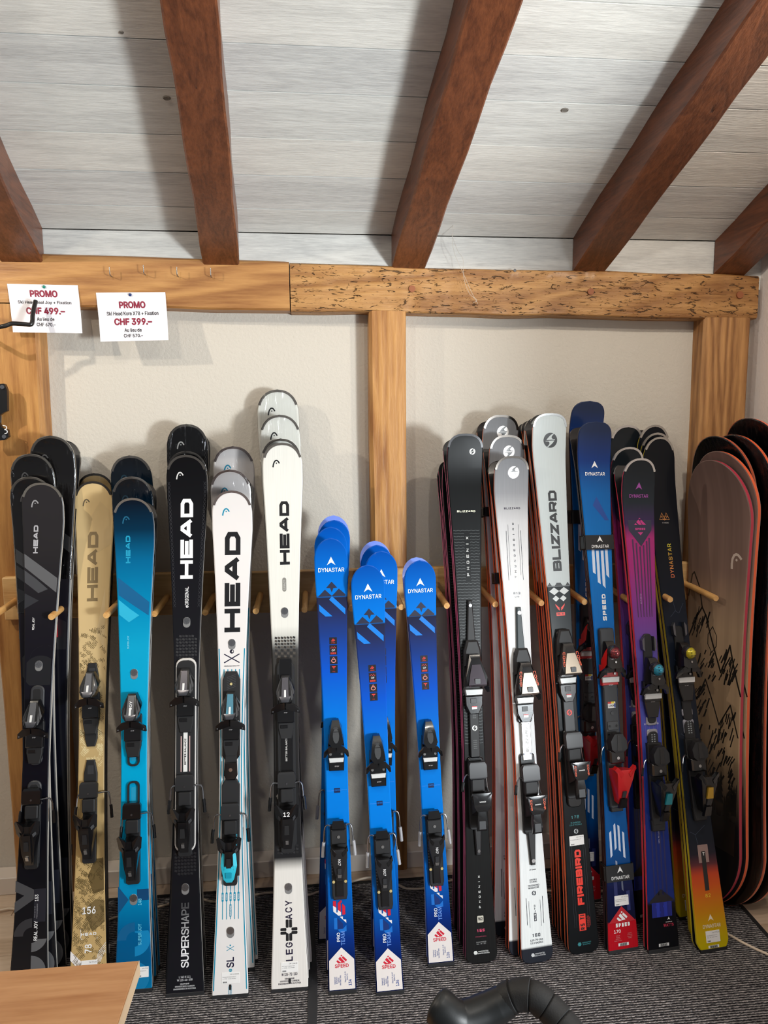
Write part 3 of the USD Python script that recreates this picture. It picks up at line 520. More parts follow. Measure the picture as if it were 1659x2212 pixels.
def heel_marker_(K, r, accent, text):
    K.add('heel_piece', hull(*sym((2.6, r, 6.2), (3.0, r - .6, 5.7), (2.2, r - 4, 6.2), (1.4, r - 5.5, 6.0), (1.6, r - 4.8, 4.0), (2.4, r - .5, 4.0), (.8, r - .9, 6.5))), BLK)
    K.add('track', puck(rr(-2.2, r - 12.5, 2.2, r + 5, .8), 0, 1.1), BLM, 'heel_piece'); K.add('column', hull(*sym((1.7, r, .9), (1.7, r - 8, .9), (1.7, r - 2, 4.6), (1.2, r - 5.6, 4.6))), BLM, 'heel_piece')
    K.add('brake_pad', hull(*sym((1.9, r + 8.3, 1.6), (2.0, r + 8.3, 2.9), (2.4, r + 7.4, 3.1), (2.4, r + 3.9, 3.3), (2.2, r + 3.4, 3.2), (2.2, r + 3.4, 1.4), (2.4, r + 7.4, 1.4))), DGR if accent is ORA2 else BLM, 'heel_piece')
    K.add('hinge', puck(rr(-1.9, r - .8, 1.9, r + 3.4, .5), .9, 2.9, .3), BLM, 'heel_piece')
    K.add('lever', hull(*sym((.9, r - 5, 5.4), (1.0, r - 5.6, 4.2), (1.4, r - 9.6, 5.6), (1.4, r - 11.6, 4.7), (1.2, r - 11.4, 3.8), (1.2, r - 8, 3.6))), BLK, 'heel_piece'); K.add('lever_grip', hull(*sym((.9, r - 8.2, 5.35), (1.0, r - 10.8, 5.4), (.9, r - 10.8, 5.65), (.85, r - 8.4, 5.6))), DGR, 'heel_piece')
    for sg in (-1, 1):
        K.add('spring_cover', hull((sg * 1.2, r - .8, 6.5), (sg * 2.8, r + .2, 6.35), (sg * 2.9, r - .7, 5.9), (sg * 1.3, r - 1.6, 6.4)), DGR, 'heel_piece')
        if text:
            K.W(text, sg * 1.85, r - 2.5, .55, 3.2, .13, accent, 'd', gap=.3, hf=lambda u, s: 6.42); K.parts[-1] = ('heel_piece',) + K.parts[-1][1:]
    K.T('MARKER', 0, r - 2.4, .34, white, 1.7, hf=lambda u, s: 6.5); K.parts[-1] = ('heel_piece',) + K.parts[-1][1:]
    arms(K, r + 4.0, 4.2, 2.6, right=False, end=BLM, er=.5, el=2.2); arms(K, r + 4.0, 3.4, 4.6, left=False, end=BLM, er=.3, el=.6)
def toe_spx_(K, r, dome, cup=BLK, base=BLK, clear=True):
    K.add('toe_piece', hull(*sym((1.8, r + 5.5, .9), (1.5, r + 6, 4.2), (2.2, r + 1, 4.8), (2.3, r, .9), (1.2, r + 8.4, 2.4), (1.3, r + 8.6, .9), (1.2, r + .2, 5.2))), BLK)
    d = trimesh.creation.icosphere(2); d.apply_scale([1.75 * SC[0], 2.3, 2.35 * SC[1]]); d.apply_translation([0, r + 5.2, 4.1 * SC[1]]); v = np.array(d.vertices)
    K.add('dome', trimesh.Trimesh(np.stack([v[:, 0], -v[:, 2], v[:, 1]], 1) * .01, d.faces, process=False), M('dome_clear', (60, 62, 66), 0.08, 0.6, coat=1.0), 'toe_piece', True)
    c = trimesh.creation.icosphere(2); c.apply_scale([1.62 * SC[0], 2.1, 2.5 * SC[1]]); c.apply_translation([0.0, r + 5.1, 4.35 * SC[1]]); v = np.array(c.vertices)
    K.add('dome_print', trimesh.Trimesh(np.stack([v[:, 0], -v[:, 2], v[:, 1]], 1) * .01, c.faces, process=False), dome, 'toe_piece', True)
    for k in range(3): K.add('dome_bar', hull(*[(u, s, 6.86 - .16 * abs(s - r - 5.0) - .2 * abs(u)) for u in (-.75, .75) for s in (r + 4.1 + k * .9, r + 4.3 + k * .9)], *[(u, r + 4.2 + k * .9, 6.2) for u in (-.7, .7)]), BLK, 'toe_piece')
    for sg in (-1, 1):
        K.add('wing', hull(*[(sg * a, b, h - q) for q in (0, 1.3) for a, b, h in ((.2, r + 1.2, 5.0), (.2, r - 1.0, 4.6), (2.2, r + .6, 4.8), (2.3, r - 1.2, 4.3), (3.5, r - 1.0, 3.9))]), BLK, 'toe_piece')
        K.add('wing_tip', hull(*[(sg * a, b, h - q) for q in (0, 1.1) for a, b, h in ((2.3, r + .3, 4.7), (2.3, r - 1.2, 4.3), (3.7, r - .9, 3.8), (4.1, r - 3.0, 3.0), (3.6, r - 3.2, 2.9))]), BLK, 'toe_piece')
        if cup is not BLK: K.add('side_panel', hull((sg * 1.5, r + 6.6, 3.9), (sg * 2.3, r + 1.4, 4.4), (sg * 2.55, r - 1.6, 1.5), (sg * 2.45, r + 2.5, 1.6), (sg * 1.9, r + 5.5, 3.2)), cup, 'toe_piece')
        if clear: K.add('clear_guide', hull(*[(sg * a, b, h) for a, b in ((1.5, r + 10.5), (2.1, r + 11.2), (2.2, r + 14), (1.5, r + 15.2)) for h in (.1, 1.5)]), GUN, 'toe_piece')
    K.add('screw', screw(K, .2, r + 2.2, 5.05, .35), SIL, 'toe_piece'); K.add('screw', screw(K, 1.3, r - 1.9, 1.9, .4), SIL, 'toe_piece'); K.add('screw', screw(K, -1.3, r - 1.9, 1.9, .4), BLM, 'toe_piece')
    K.add('base_plate', puck([(-2.45, r - 5.6), (2.45, r - 5.6), (2.5, r + 1), (-2.5, r + 1)], .3, 1.6, .2), cup, 'toe_piece')
    K.add('slide_pad', puck([(-2.45, r - 4.6), (2.45, r - 4.6), (2.6, r - 2.9), (-2.6, r - 2.9)], 1.5, 2.1, .12), WHT, 'toe_piece')
    K.add('pad', puck([(-2.4, r - 4.7), (2.4, r - 4.7), (2.1, r - 7.5), (1.5, r - 10.6), (-1.5, r - 10.6), (-2.1, r - 7.5)] if clear else rr(-2.3, r - 6.6, 2.3, r - 4.6, .2), .3, 1.4, .2), BLK, 'toe_piece')
    K.T('STOP', .1, r - 5.5, .3, pr(214, 210, 210), 1.3, hf=lambda u, s: 1.48 if clear else 1.62); K.parts[-1] = ('toe_piece',) + K.parts[-1][1:]
def heel_spx_(K, r, spoon, accent, long=True):
    K.add('heel_piece', hull(*sym((2.5, r - .2, 6.6), (2.2, r - 3, 6.1), (1.1, r - 6, 5.5), (.95, r - 11.6, 3.4), (.9, r - 11.2, 1.2), (2.0, r - 1, 1.4), (1.2, r - 1.0, 6.6), (1.8, r - 4, 1.2))), spoon)
    K.add('track', puck([(-1.7, r - 14.8), (1.7, r - 14.8), (2.0, r - 12), (2.1, r + 10.5), (-2.1, r + 10.5), (-2.0, r - 12)], 0, 1.1, .2), BLM, 'heel_piece')
    for sg in (-1, 1): K.add('cup_edge', hull(*[(sg * a, b, h - q) for q in (0, 1.5) for a, b, h in ((.7, r - 1.3, 6.8), (2.6, r + 1.0, 7.0), (3.1, r - .2, 6.3), (1.3, r - 2.6, 6.4))]), spoon, 'heel_piece')
    K.add('brake_pad', hull(*sym((1.2, r + 10.2, 2.6), (1.1, r + 10, 3.9), (2.3, r + 7.9, 3.9), (2.2, r + 5.4, 4.1), (1.0, r + 4.2, 3.9), (2.3, r + 7.6, 1.5), (1.6, r + 4.2, 1.5))), BLM, 'heel_piece'); K.add('pad_groove', hull(*sym((.45, r + 9.6, 3.9), (.7, r + 5.0, 4.0), (.7, r + 5.0, 4.2), (.45, r + 9.6, 4.0))), BLK, 'heel_piece')
    K.add('hinge', puck(rr(-2.2, r + .6, 2.2, r + 4.8, .6), .8, 3.0, .4), BLK, 'heel_piece'); K.add('screw', screw(K, 0, r + 2.4, 3.1, .5), SIL, 'heel_piece')
    if accent: K.add('accent', hull(*sym((.72, r - 3.4, 6.1), (.72, r - 3.4, 6.62), (.95, r - 6.9, 5.3), (.95, r - 6.9, 5.78))), accent, 'heel_piece')
    K.add('value_window', hull(*sym((.5, r - 7.0, 5.2), (.5, r - 7.0, 5.55), (.5, r - 9.2, 4.3), (.5, r - 9.2, 4.7))), DGR, 'heel_piece'); K.add('lever', hull(*sym((.8, r - 9.4, 4.4), (.85, r - 9.6, 4.9), (1.0, r - 12.6, 3.9), (1.0, r - 12.8, 2.9), (.9, r - 10, 3.4))), BLK, 'heel_piece')
    arms(K, r + 5.4, 4.4, 2.8, right=False, end=BLM, er=.28, el=2.0); arms(K, r + 5.4, 3.2, 3.6, left=False, end=BLM, er=.3, el=.8)
def bigger(f, a, b):
    def g(*p):
        SC[:] = [a, b]; f(*p); SC[:] = [1.0, 1.0]
    return g
toe_spx = bigger(toe_spx_, 1.18, 1.1); heel_spx = bigger(heel_spx_, 1.2, 1.22); toe_marker = bigger(toe_marker_, 1.2, 1.08); heel_marker = bigger(heel_marker_, 1.16, 1.1)
ORA2 = ORA
def arch(u, s, k=1.0):
    a = unary_union([line([(-1.0, -1.25), (-.86, -.5), (-.6, .25), (-.2, .75), (.2, .86), (.55, .7), (.85, .3), (1.05, -.05)], .36).buffer(.02), disc(.12, -.02, .2)]); return mv(a, u, s, .98 * k)
def px_poly(cx, cy, k, *p): return Polygon([((x - cx) / k, -(y - cy) / k) for x, y in p]).buffer(0)
def bolt(u, s, r):
    a = px_poly(470, 360, 288, (598, 85), (632, 100), (560, 165), (524, 215), (522, 240), (532, 270), (570, 300), (620, 307), (685, 308), (680, 335), (290, 352), (345, 280), (440, 180), (530, 115)); b = px_poly(470, 360, 288, (660, 368), (258, 378), (255, 405), (340, 408), (390, 415), (430, 455), (432, 480), (425, 510), (390, 565), (325, 620), (370, 632), (470, 570), (580, 470)); return mv(unary_union([a, b]), u, s, r)
def chevron(u, s, k): return mv(Polygon([(0, 1), (.92, -.8), (0, -.22), (-.92, -.8)]), u, s, k)
def vii(u, s, k): return mv(unary_union([px_poly(435, 290, 172, (220, 360), (268, 308), (375, 405), (430, 400), (300, 265), (380, 185), (410, 230), (570, 415), (530, 425), (300, 445)), px_poly(435, 290, 172, (440, 230), (490, 172), (650, 325), (605, 390)), px_poly(435, 290, 172, (430, 115), (470, 150), (430, 185), (390, 150))]), u, s, k)
def vii_up(u, s, k): return mv(unary_union([px_poly(475, 240, 215, (262, 340), (318, 285), (380, 345)), px_poly(475, 240, 215, (345, 250), (425, 165), (462, 205), (540, 340), (440, 340)), px_poly(475, 240, 215, (485, 215), (525, 170), (695, 340), (570, 340)), px_poly(475, 240, 215, (430, 152), (465, 105), (510, 152))]), u, s, k)
def inserted(K, s, u=0.0):
    K.add('disc_plate', puck(rr(u - 1.1, s - 1.75, u + 1.1, s + 1.45, 1.05), 0, .09, .05), M('disc_plate', (168, 168, 168), .35, .6)); K.add('metal_disc', trimesh.util.concatenate([screw(K, u, s + .35, .14, 1.08)]), M('disc_metal', (200, 200, 202), .22, 1.0)); 
    K.dec('disc_mark', unary_union([line([(u + .15 * math.cos(a), s + .35 + .15 * math.sin(a)), (u + .8 * math.cos(a), s + .35 + .8 * math.sin(a))], .07) for a in np.arange(8) * math.pi / 4]), GUN, hf=lambda a, b: .235)
def sticker(K, u, s, w, h, lines, price):
    K.add('price_sticker', puck(rr(u - w / 2, s - h / 2, u + w / 2, s + h / 2, .12), 0.0, .07, .03), pr(236, 234, 232, .5)); f = lambda a, b: .09; ink = pr(40, 40, 48)
    K.T(price, u + w * .22, s + h * .33, .3, ink, w * .48, bold=False, hf=f)
    for i, t in enumerate(lines): K.T(t, u - w * .07, s + h * (.1 - .16 * i), .2, ink, w * .74, bold=False, hf=f)
    K.dec('barcode', unary_union([rr(u - w * .42 + .13 * k, s - h * .42, u - w * .42 + .13 * k + (.09 if k % 3 else .05), s - h * .3) for k in range(9)]), ink, hf=f)
def small(K, u, s, rows, h, mat, o='h', gap=1.55, w=None):
    for i, t in enumerate(rows):
        if o == 'h': K.T(t, u, s - i * h * gap, h, mat, w[i] if w else None)
        else: K.T(t, u + i * h * gap, s, h, mat, w[i] if w else None, 'u')

def make_rj(L):
    K = Ski(L, (126, 77, 108), ramp_z('top_graphite', [(0, (24, 24, 27)), (.3, (13, 14, 20)), (.75, (13, 14, 24)), (1.05, (24, 22, 29)), (1.28, (38, 36, 38)), (1.5, (44, 42, 44))], L), (214, 208, 198), cap=(150, 146, 138, .7))
    g1, g2, g3 = pr(92, 93, 96), pr(66, 67, 71), pr(44, 45, 50)
    K.dec('emblem', arch(-2.3, (L - .062) * 100), pr(150, 150, 154)); K.W('HEAD', -2.1, 133.0, 1.4, 8.8, .42, pr(170, 170, 176), gap=.16)
    K.dec('stripe', P((-5.4, 128.5), (4.75, 120.8), (4.55, 116.3), (-5.2, 124.3)), g1); K.dec('stripe', P((-5.2, 123.4), (-1.6, 120.6), (2.0, 117.4), (-.8, 116.2), (-5.0, 119.6)), g2); K.dec('stripe', P((-4.9, 116.2), (-.6, 113.9), (-4.8, 111.4)), g3)
    K.T('REAL JOY', -2.0, 106.8, .62, white, 3.9, 'u'); inserted(K, 94.0); K.dec('arc', disc(1.8, 95.5, 4.6, 24).difference(disc(1.8, 95.5, 4.55, 24)).union(disc(.5, 92, 5, 24)).intersection(rr(-3.6, 88, 3.6, 100)), pr(22, 23, 28))
    K.dec('letter_shape', P((-4.6, 30.6), (.8, 27.8), (.8, 25.0), (-4.7, 21.3), (-4.65, 24.4), (-2, 26.2), (-4.6, 27.4)), g2); K.dec('letter_shape', rr(.9, 18.5, 4.3, 28.0), pr(26, 29, 40))
    K.dec('letter_shape', disc(.4, 14.6, 5.0, 20).difference(disc(.4, 14.6, 2.4, 16)).intersection(rr(-4.6, 14.6, .5, 20)), g3); K.dec('letter_shape', disc(.4, 14.6, 4.6, 20).difference(disc(.4, 14.6, 2.0, 16)).intersection(rr(.5, 9.5, 5.2, 13.6)), g1); K.dec('letter_shape', disc(.4, 4.6, 4.4, 20).intersection(rr(.5, .8, 5.0, 9)), g1)
    K.T('153', 1.6, 25.4, .95, white, 1.9, 'u'); K.T('REAL JOY', 1.6, 16.0, .95, white, 5.6, 'u'); K.T('R 12.2  126-76-109', 1.2, 21.4, .28, pr(170, 170, 176), 3.2, 'u', False); K.T('TYROLIA BINDINGS', 1.85, 21.6, .28, pr(170, 170, 176), 4.2, 'u', False)
    for a, b in ((64.2, 88.0), (33.8, 59.6)): K.add('binding_plate', puck(rr(-2.05, a, 2.05, b, 1.7), 0, .55, .3), DGR); K.add('plate_grid', puck(rr(-1.2, b - 5, 1.2, b - 1, .8), .5, .62, .06), BLM, 'binding_plate')
    toe_head(K, 73.6, M('window_smoke', (150, 150, 152), .2, .8)); heel_head(K, 48.6, dx=(3.4, 5.9), drop=3.8); K.add('anchor', hull(*sym((.8, 56.4, .6), (.8, 56.4, 1.2), (2.6, 53, .6), (2.6, 53, 1.4))), SIL, 'heel_piece'); return K
def dashes(K, seed, n, s0, s1, hw, mat, ang=35, dens=1.0):
    rg = np.random.default_rng(seed); out = []
    for _ in range(n):
        cu, cs = rg.uniform(-hw, hw), rg.uniform(s0, s1); a = math.radians(rg.choice([ang, 90 - ang, 180 - ang, 78])); k = rg.integers(3, 8)
        for i in range(k):
            l = rg.uniform(.35, 1.5); ou = cu + (i - k / 2) * .42 * math.sin(a); os = cs - (i - k / 2) * .42 * math.cos(a)
            out.append(LineString([(ou - l / 2 * math.cos(a), os - l / 2 * math.sin(a)), (ou + l / 2 * math.cos(a), os + l / 2 * math.sin(a))]).buffer(.085, cap_style='flat'))
    w = Polygon([(-float(K.hw(q / 100)) * 100 + .35, q) for q in np.linspace(s0 - 2, s1 + 2, 20)] + [(float(K.hw(q / 100)) * 100 - .35, q) for q in np.linspace(s1 + 2, s0 - 2, 20)])
    K.dec('hatching', unary_union(out).intersection(w), mat)
def make_kore(L):
    K = Ski(L, (122, 78, 107), ramp_z('top_sand', [(0, (190, 160, 108)), (.6, (186, 158, 108)), (1.0, (206, 180, 132)), (1.5, (204, 178, 130))], L), (40, 36, 32), cap=(58, 54, 50, .4))
    K.dec('emblem', arch(-2.4, (L - .064) * 100), pr(104, 92, 72)); K.W('HEAD', -.4, 125.0, 3.3, 22.4, .95, pr(128, 108, 74), gap=.16)
    K.dec('facet', P((-1.2, 141), (2, 146), (4.9, 143), (5.2, 132), (.6, 129)), pr(196, 170, 122)); K.dec('facet', P((1.0, 104), (3.6, 118), (3.6, 98)), pr(208, 184, 138))
    br = pr(112, 94, 58); dashes(K, 3, 34, 88, 106, 4.2, br, 40); dashes(K, 4, 26, 64, 74, 3.6, pr(226, 208, 160), 35); dashes(K, 5, 90, 13, 36, 4.6, br, 42); dashes(K, 6, 20, 2, 12, 4.6, br, 50); dashes(K, 8, 30, 72, 88, 3.4, br, 40)
    K.dec('patch', P((-.5, 31), (1.5, 36), (4.0, 36), (4.3, 27), (1.2, 26)), pr(104, 86, 52)); K.dec('patch', P((-1.6, 21.5), (1.8, 24.5), (4.4, 24), (4.6, 18), (1, 15.5)), pr(122, 102, 64))
    K.T('156', 0, 21.5, 1.9, white, 3.9); K.W('HEAD', 0, 14.9, .8, 4.4, .2, white, 'h'); K.T('78', -.1, 10.9, 1.9, white, 2.4, 'u'); K.dec('frame_mark', unary_union([line([(-2.3, 16.6), (-2.3, 13.9), (-1.8, 13.4)], .12), line([(2.3, 13.4), (2.6, 13.9)], .12)]), white)
    K.dec('corner', P((-5.2, 10.6), (-1.4, 6.9), (-1.4, 4), (-5.2, 8.0)), pr(236, 230, 228)); K.dec('stripe', unary_union([line([(2.0 + i * .35, 6.6 + i * .1), (3.0 + i * .4, 9.8), (5.0, 12.2 - i * .7)], .14) for i in range(5)]), white)
    sticker(K, .3, 6.0, 4.6, 3.4, ["Ski Head Kore X 78    156", "+ 2 B"], "CHF 570.00")
    for a, b in ((69.0, 94.4), (35.6, 65.0)): K.add('binding_plate', puck([(-1.9, a + 2.4), (-1.2, a), (1.2, a), (1.9, a + 2.4), (2.0, b - 4), (1.2, b), (-1.2, b), (-2.0, b - 4)], 0, .7, .25), BLM); K.add('plate_scale', puck(rr(-.9, b - 4.2, .9, b - 1.6), .65, .78, .05), DGR, 'binding_plate')
    toe_head(K, 81.6, M('window_clear', (170, 168, 172), .1, .9), SIL); heel_head(K, 49.6, BLM, None, (3.9, 6.3), 4.2); return K
def make_sj(L):
    K = Ski(L, (122, 76, 106), ramp_z('top_teal', [(0, (0, 112, 160)), (.08, (0, 84, 132)), (.16, (0, 88, 140)), (.36, (0, 150, 200)), (.7, (0, 160, 206)), (1.0, (10, 158, 200)), (1.12, (0, 132, 180)), (1.26, (0, 100, 146)), (1.36, (2, 44, 70)), (1.46, (6, 14, 26))], L, .25), (206, 206, 204), cap=(150, 146, 140, .7))
    K.dec('emblem', arch(-2.3, (L - .064) * 100), pr(24, 96, 128)); K.W('HEAD', -1.9, 130, 1.4, 8.5, .42, pr(20, 150, 190), gap=.16); d1, d2, lt = pr(4, 92, 142), pr(2, 76, 122), pr(40, 176, 214)
    K.dec('stripe', P((-4.9, 121.4), (4.5, 113.6), (4.3, 109.5), (.2, 112.4), (-4.7, 116)), d1); K.dec('stripe', P((-4.7, 114.6), (-1.2, 111.6), (1.5, 109.6), (-1.6, 107.6), (-4.5, 110.0)), lt); K.T('SUPER JOY', -1.8, 101.5, .5, pr(120, 210, 232), 4.0, 'u'); inserted(K, 92.0); inserted(K, 26.1, 0.0)
    K.dec('letter_shape', P((-4.5, 30.0), (-1.4, 26.0), (-4.5, 22.0)), d2); K.dec('letter_shape', rr(1.0, 25.6, 4.4, 28.8), pr(0, 66, 112)); K.dec('letter_shape', disc(.2, 14.6, 4.9, 20).difference(disc(.2, 14.6, 2.3, 16)).intersection(rr(-4.7, 14.6, .4, 20)), d1); K.dec('letter_shape', disc(.2, 14.6, 4.7, 20).difference(disc(.2, 14.6, 2.0, 16)).intersection(rr(.4, 9.6, 5.0, 17)), pr(0, 128, 184)); K.dec('letter_shape', disc(.2, 4.0, 4.4, 20).intersection(rr(-4.5, .8, 4.8, 9)), pr(0, 118, 168))
    K.T('148', 1.8, 25.2, .95, pr(110, 200, 226), 1.9, 'u'); K.T('SUPER JOY', 1.8, 16.0, .95, pr(96, 190, 220), 6.0, 'u'); sticker(K, 2.6, 5.4, 3.6, 3.0, ["Ski Head Super Joy"], "CHF 670.00")
    for a, b in ((64.6, 75), (45, 60.2)): K.add('binding_plate', tube_loop(a, b, 1.75), BLM); K.add('plate_scale', puck(rr(-.85, a + 1.5, .85, b - 1.8, .1), 0, .06, .02), pr(30, 150, 190))
    toe_head(K, 76.2, M('window_smoke', (150, 150, 152), .2, .8)); K.T('JOY', .1, 83.2, .75, white, 2.4, 'u', hf=lambda u, s: 5.35 - .29 * (s - 79.6) + .1); K.parts[-1] = ('toe_piece',) + K.parts[-1][1:]
    heel_head(K, 45.2, BLK, None, (3.2, 6.0), 4.0); K.add('anchor', hull(*sym((.8, 53.4, .6), (.8, 53.4, 1.2), (2.6, 50, .6), (2.6, 50, 1.4))), SIL, 'heel_piece'); return K
def tube_loop(a, b, w):
    o = rr(-w, a, w, b, w * .8); i = o.buffer(-.5); v, f = tri(o.difference(i)); v = np.asarray(v) * .01; n = len(v)
    m = trimesh.creation.extrude_polygon(o.difference(i), .7, engine='earcut'); q = np.array(m.vertices) * .01; return trimesh.Trimesh(np.stack([q[:, 0], -q[:, 2], q[:, 1]], 1), m.faces, process=False)
def rhombs(K, s0, s1, hw, mats, fall=True):
    for k, mt in enumerate(mats):
        o = []
        for i in range(-4, 5):
            for j in range(int((s1 - s0) / .95)):
                if (i + j + k) % 2: continue
                u, s = i * .92, s0 + .5 + j * .95
                if abs(u) < hw - .35 and (not fall or ((u / hw) ** 2 + ((s - (s0 + s1) / 2) / ((s1 - s0) * .55)) ** 2 < 1)): o.append(P((u - .42, s - .18), (u + .3, s - .42), (u + .42, s + .2), (u - .3, s + .42)))
        K.dec('weave', unary_union(o), mt)
def make_ss(L):
    K = Ski(L, (124, 67, 108), ramp_z('top_black', [(0, (22, 22, 27)), (.4, (20, 20, 24)), (.9, (26, 26, 30)), (1.2, (20, 20, 25)), (1.6, (12, 12, 14))], L, .3), (196, 192, 186), cap=(96, 92, 88, .6))
    K.dec('emblem', arch(-2.1, (L - .06) * 100), pr(206, 206, 206)); K.W('HEAD', -.1, 133.4, 3.8, 24.8, 1.12, white, gap=.16)
    for sg in (-1, 1): xs = unary_union([line([(q - .35, s - .55), (q + .35, s + .55)], .12).union(line([(q + .35, s - .55), (q - .35, s + .55)], .12)) for s in np.arange(113, 151, 1.25) for q in (sg * (float(K.hw(s / 100)) * 100 - .75),)]); K.dec('cross_trim', xs, pr(46, 46, 52))
    K.T('eORIGINAL', 0, 115.4, 1.0, white, 6.4, 'u'); inserted(K, 107.9); rhombs(K, 95.5, 104.5, 3.4, (pr(52, 52, 54), pr(38, 38, 41))); rhombs(K, 33.5, 40.5, 4.0, (pr(34, 34, 38), pr(28, 28, 31))); inserted(K, 29.8)
    for i, c in enumerate('SUPERSHAPE'): g = int(236 - 170 * max(0, (i - 3) / 6.2)); K.T(c, 0, 8.5 + 1.83 * i, 2.1, pr(g, g, g + 2), 1.72, 'u')
    small(K, 0, 5.1, ['L 163 R 11.1', 'W 125-66-108'], .55, pr(212, 212, 214), w=[3.3, 4.4], gap=1.5); small(K, 0, 3.2, ['GRAPHENE', 'CROSSFORCE CARBON', 'ENGINEERED IN AUSTRIA'], .4, pr(206, 206, 208), w=[2.6, 5.6, 6.4], gap=1.7)
    K.add('binding_plate', puck(rr(-3.05, 40.4, 3.05, 97.0, 2.2), 0, .75, .25), pr(208, 204, 200, .3)); K.add('plate_top', puck(rr(-2.75, 41.0, 2.75, 96.4, 2.0), .6, .95, .2), BLM, 'binding_plate')
    K.add('balance_strip', puck(rr(-.62, 63.6, .62, 75.4), .9, 1.08, .05), WHT, 'binding_plate'); K.T('BETTER BALANCE', 0, 69.5, .5, black, 7.6, 'u', hf=lambda u, s: 1.12); K.parts[-1] = ('binding_plate',) + K.parts[-1][1:]
    for sg in (-1, 1): K.add('rail_line', puck(rr(sg * 1.25 - .16, 63.6, sg * 1.25 + .16, 74), .9, 1.02, .05), pr(200, 168, 166), 'binding_plate')
    toe_head(K, 83.9, M('window_silver', (168, 164, 170), .15, .9)); heel_head(K, 53.8, BLM, None, (4.4, 5.4), 4.5, None, .5); return K
def xski(u, s, k): return mv(unary_union([line([(-2.3, -1.25), (2.3, 1.35)], .3), line([(2.3, -1.25), (-2.3, 1.35)], .3)]), u, s, k)
def make_esl(L):
    K = Ski(L, (122, 70, 104), ramp_z('top_white', [(0, (226, 222, 220)), (1.5, (226, 222, 221))], L, .3), (196, 206, 208), cap=(140, 128, 126, .7)); te = pr(24, 140, 172)
    K.dec('emblem', arch(-1.9, (L - .062) * 100), te); K.W('HEAD', .1, 120.2, 4.7, 30.6, 1.4, black, gap=.16); inserted(K, 101.4); K.dec('crossed_skis', xski(0, 97.0, 1.0), pr(30, 26, 52)); K.dec('emblem', disc(0, 99.1, .62).difference(P((-.1, 99), (.3, 99.6), (.5, 99), (.1, 98.8))), pr(24, 22, 40)); K.T('rebelsclub.head.com', 0, 94.8, .3, pr(60, 60, 66), 4.6)
    for k in range(5):
        u = -2.3 + k * 1.15; K.dec('pinstripe', rr(u - .13, 60, u + .13, 93.8), te); K.dec('pinstripe', rr(u - .11, 30, u + .11, 33.6).union(rr(u - .1, 21.6, u + .1, 30)).union(rr(u - .3, 26.6, u + .3, 29.2, .25)), te)
        K.T(['L150', '122', '68', '103', 'R10.5'][k], u, 27.9, .32, white, 1.5, 'u', lift=.08)
    K.dec('label_print', rr(-.32, 22.3, .32, 25.8, .25), te, .06); K.T('GRAPHENE', 0, 24.0, .4, white, 3.0, 'u', lift=.1)
    for sg in (-1, 1): K.dec('edge_stripe', Polygon([(sg * (float(K.hw(q / 100)) * 100 - .3), q) for q in np.linspace(2, 100, 24)] + [(sg * (float(K.hw(q / 100)) * 100 - .6), q) for q in np.linspace(100, 2, 24)]), te)
    inserted(K, 18.1); K.dec('crossed_skis', xski(0, 13.4, .46), te); K.dec('emblem', disc(0, 14.3, .22), te); K.T('SL', 0, 9.6, 2.0, pr(28, 22, 52), 2.9, 'u'); K.T('e', .1, 7.4, 1.1, te, .8, 'u'); K.T('ENGINEERED', .25, 1.9, .4, te, 2.6, 'u'); K.T('GRAPHENE', -.35, 1.9, .3, te, 2.2, 'u')
    sticker(K, .1, 5.3, 5.2, 3.1, ["Ski Head WC Rebels e.SL WT", "+ FF 14 GW"], "CHF 1'200.00"); K.add('barcode_tab', puck(rr(-.3, 2.0, .35, 3.5, .1), 0, .12, .03), BLM)
    K.add('binding_plate', puck([(-2.6, 78), (2.6, 78), (2.6, 90.8), (1.6, 93.2), (-1.6, 93.2), (-2.6, 90.8)], 0, 1.1, .2), BLM); K.add('plate_top', puck(rr(-1.7, 64, 1.7, 80, .2), .2, 1.3, .2), BLM, 'binding_plate'); K.add('plate_side', puck([(-2.6, 68.5), (-1.9, 67.5), (1.9, 67.5), (2.6, 68.5), (2.6, 77), (-2.6, 77)], 0, 1.0, .2), BLK, 'binding_plate')
    K.add('centre_block', puck([(-1.3, 61.6), (1.3, 61.6), (2.0, 63), (1.8, 66.8), (-1.8, 66.8), (-2.0, 63)], .1, 1.7, .3), BLK, 'binding_plate'); K.add('screw', screw(K, 0, 64.6, 1.8, .55), CHR, 'binding_plate'); K.add('plate_tail', puck([(-2.6, 34), (2.6, 34), (2.6, 60), (1.7, 61.6), (-1.7, 61.6), (-2.6, 60)], 0, 1.0, .2), BLM, 'binding_plate')
    K.dec('carbon_hatch', unary_union([line([(-1.3, 88 + i * .5), (1.3, 88.8 + i * .5)], .16) for i in range(8)]), pr(66, 66, 68), hf=lambda u, s: 1.14); K.parts[-1] = ('binding_plate',) + K.parts[-1][1:]; K.add('screw', screw(K, 0, 89.6, 1.4, .4), pr(200, 184, 130), 'binding_plate')
    cyan = M('lever_cyan', (46, 190, 214), .3, coat=.4); toe_head(K, 77.2, M('window_blue', (120, 184, 208), .12, .6)); heel_head(K, 45.9, BLM, None, (5.0, 5.0), 4.6, None, .5)
    for sg in (-1, 1): K.add('lever_fork', hull((sg * .9, 41.2, 5.1), (sg * 1.9, 42.6, 4.6), (sg * 2.35, 38.4, 4.6), (sg * 1.0, 37.6, 5.2), (sg * .9, 41, 4.3), (sg * 2.2, 38.4, 3.8)), cyan, 'heel_piece')
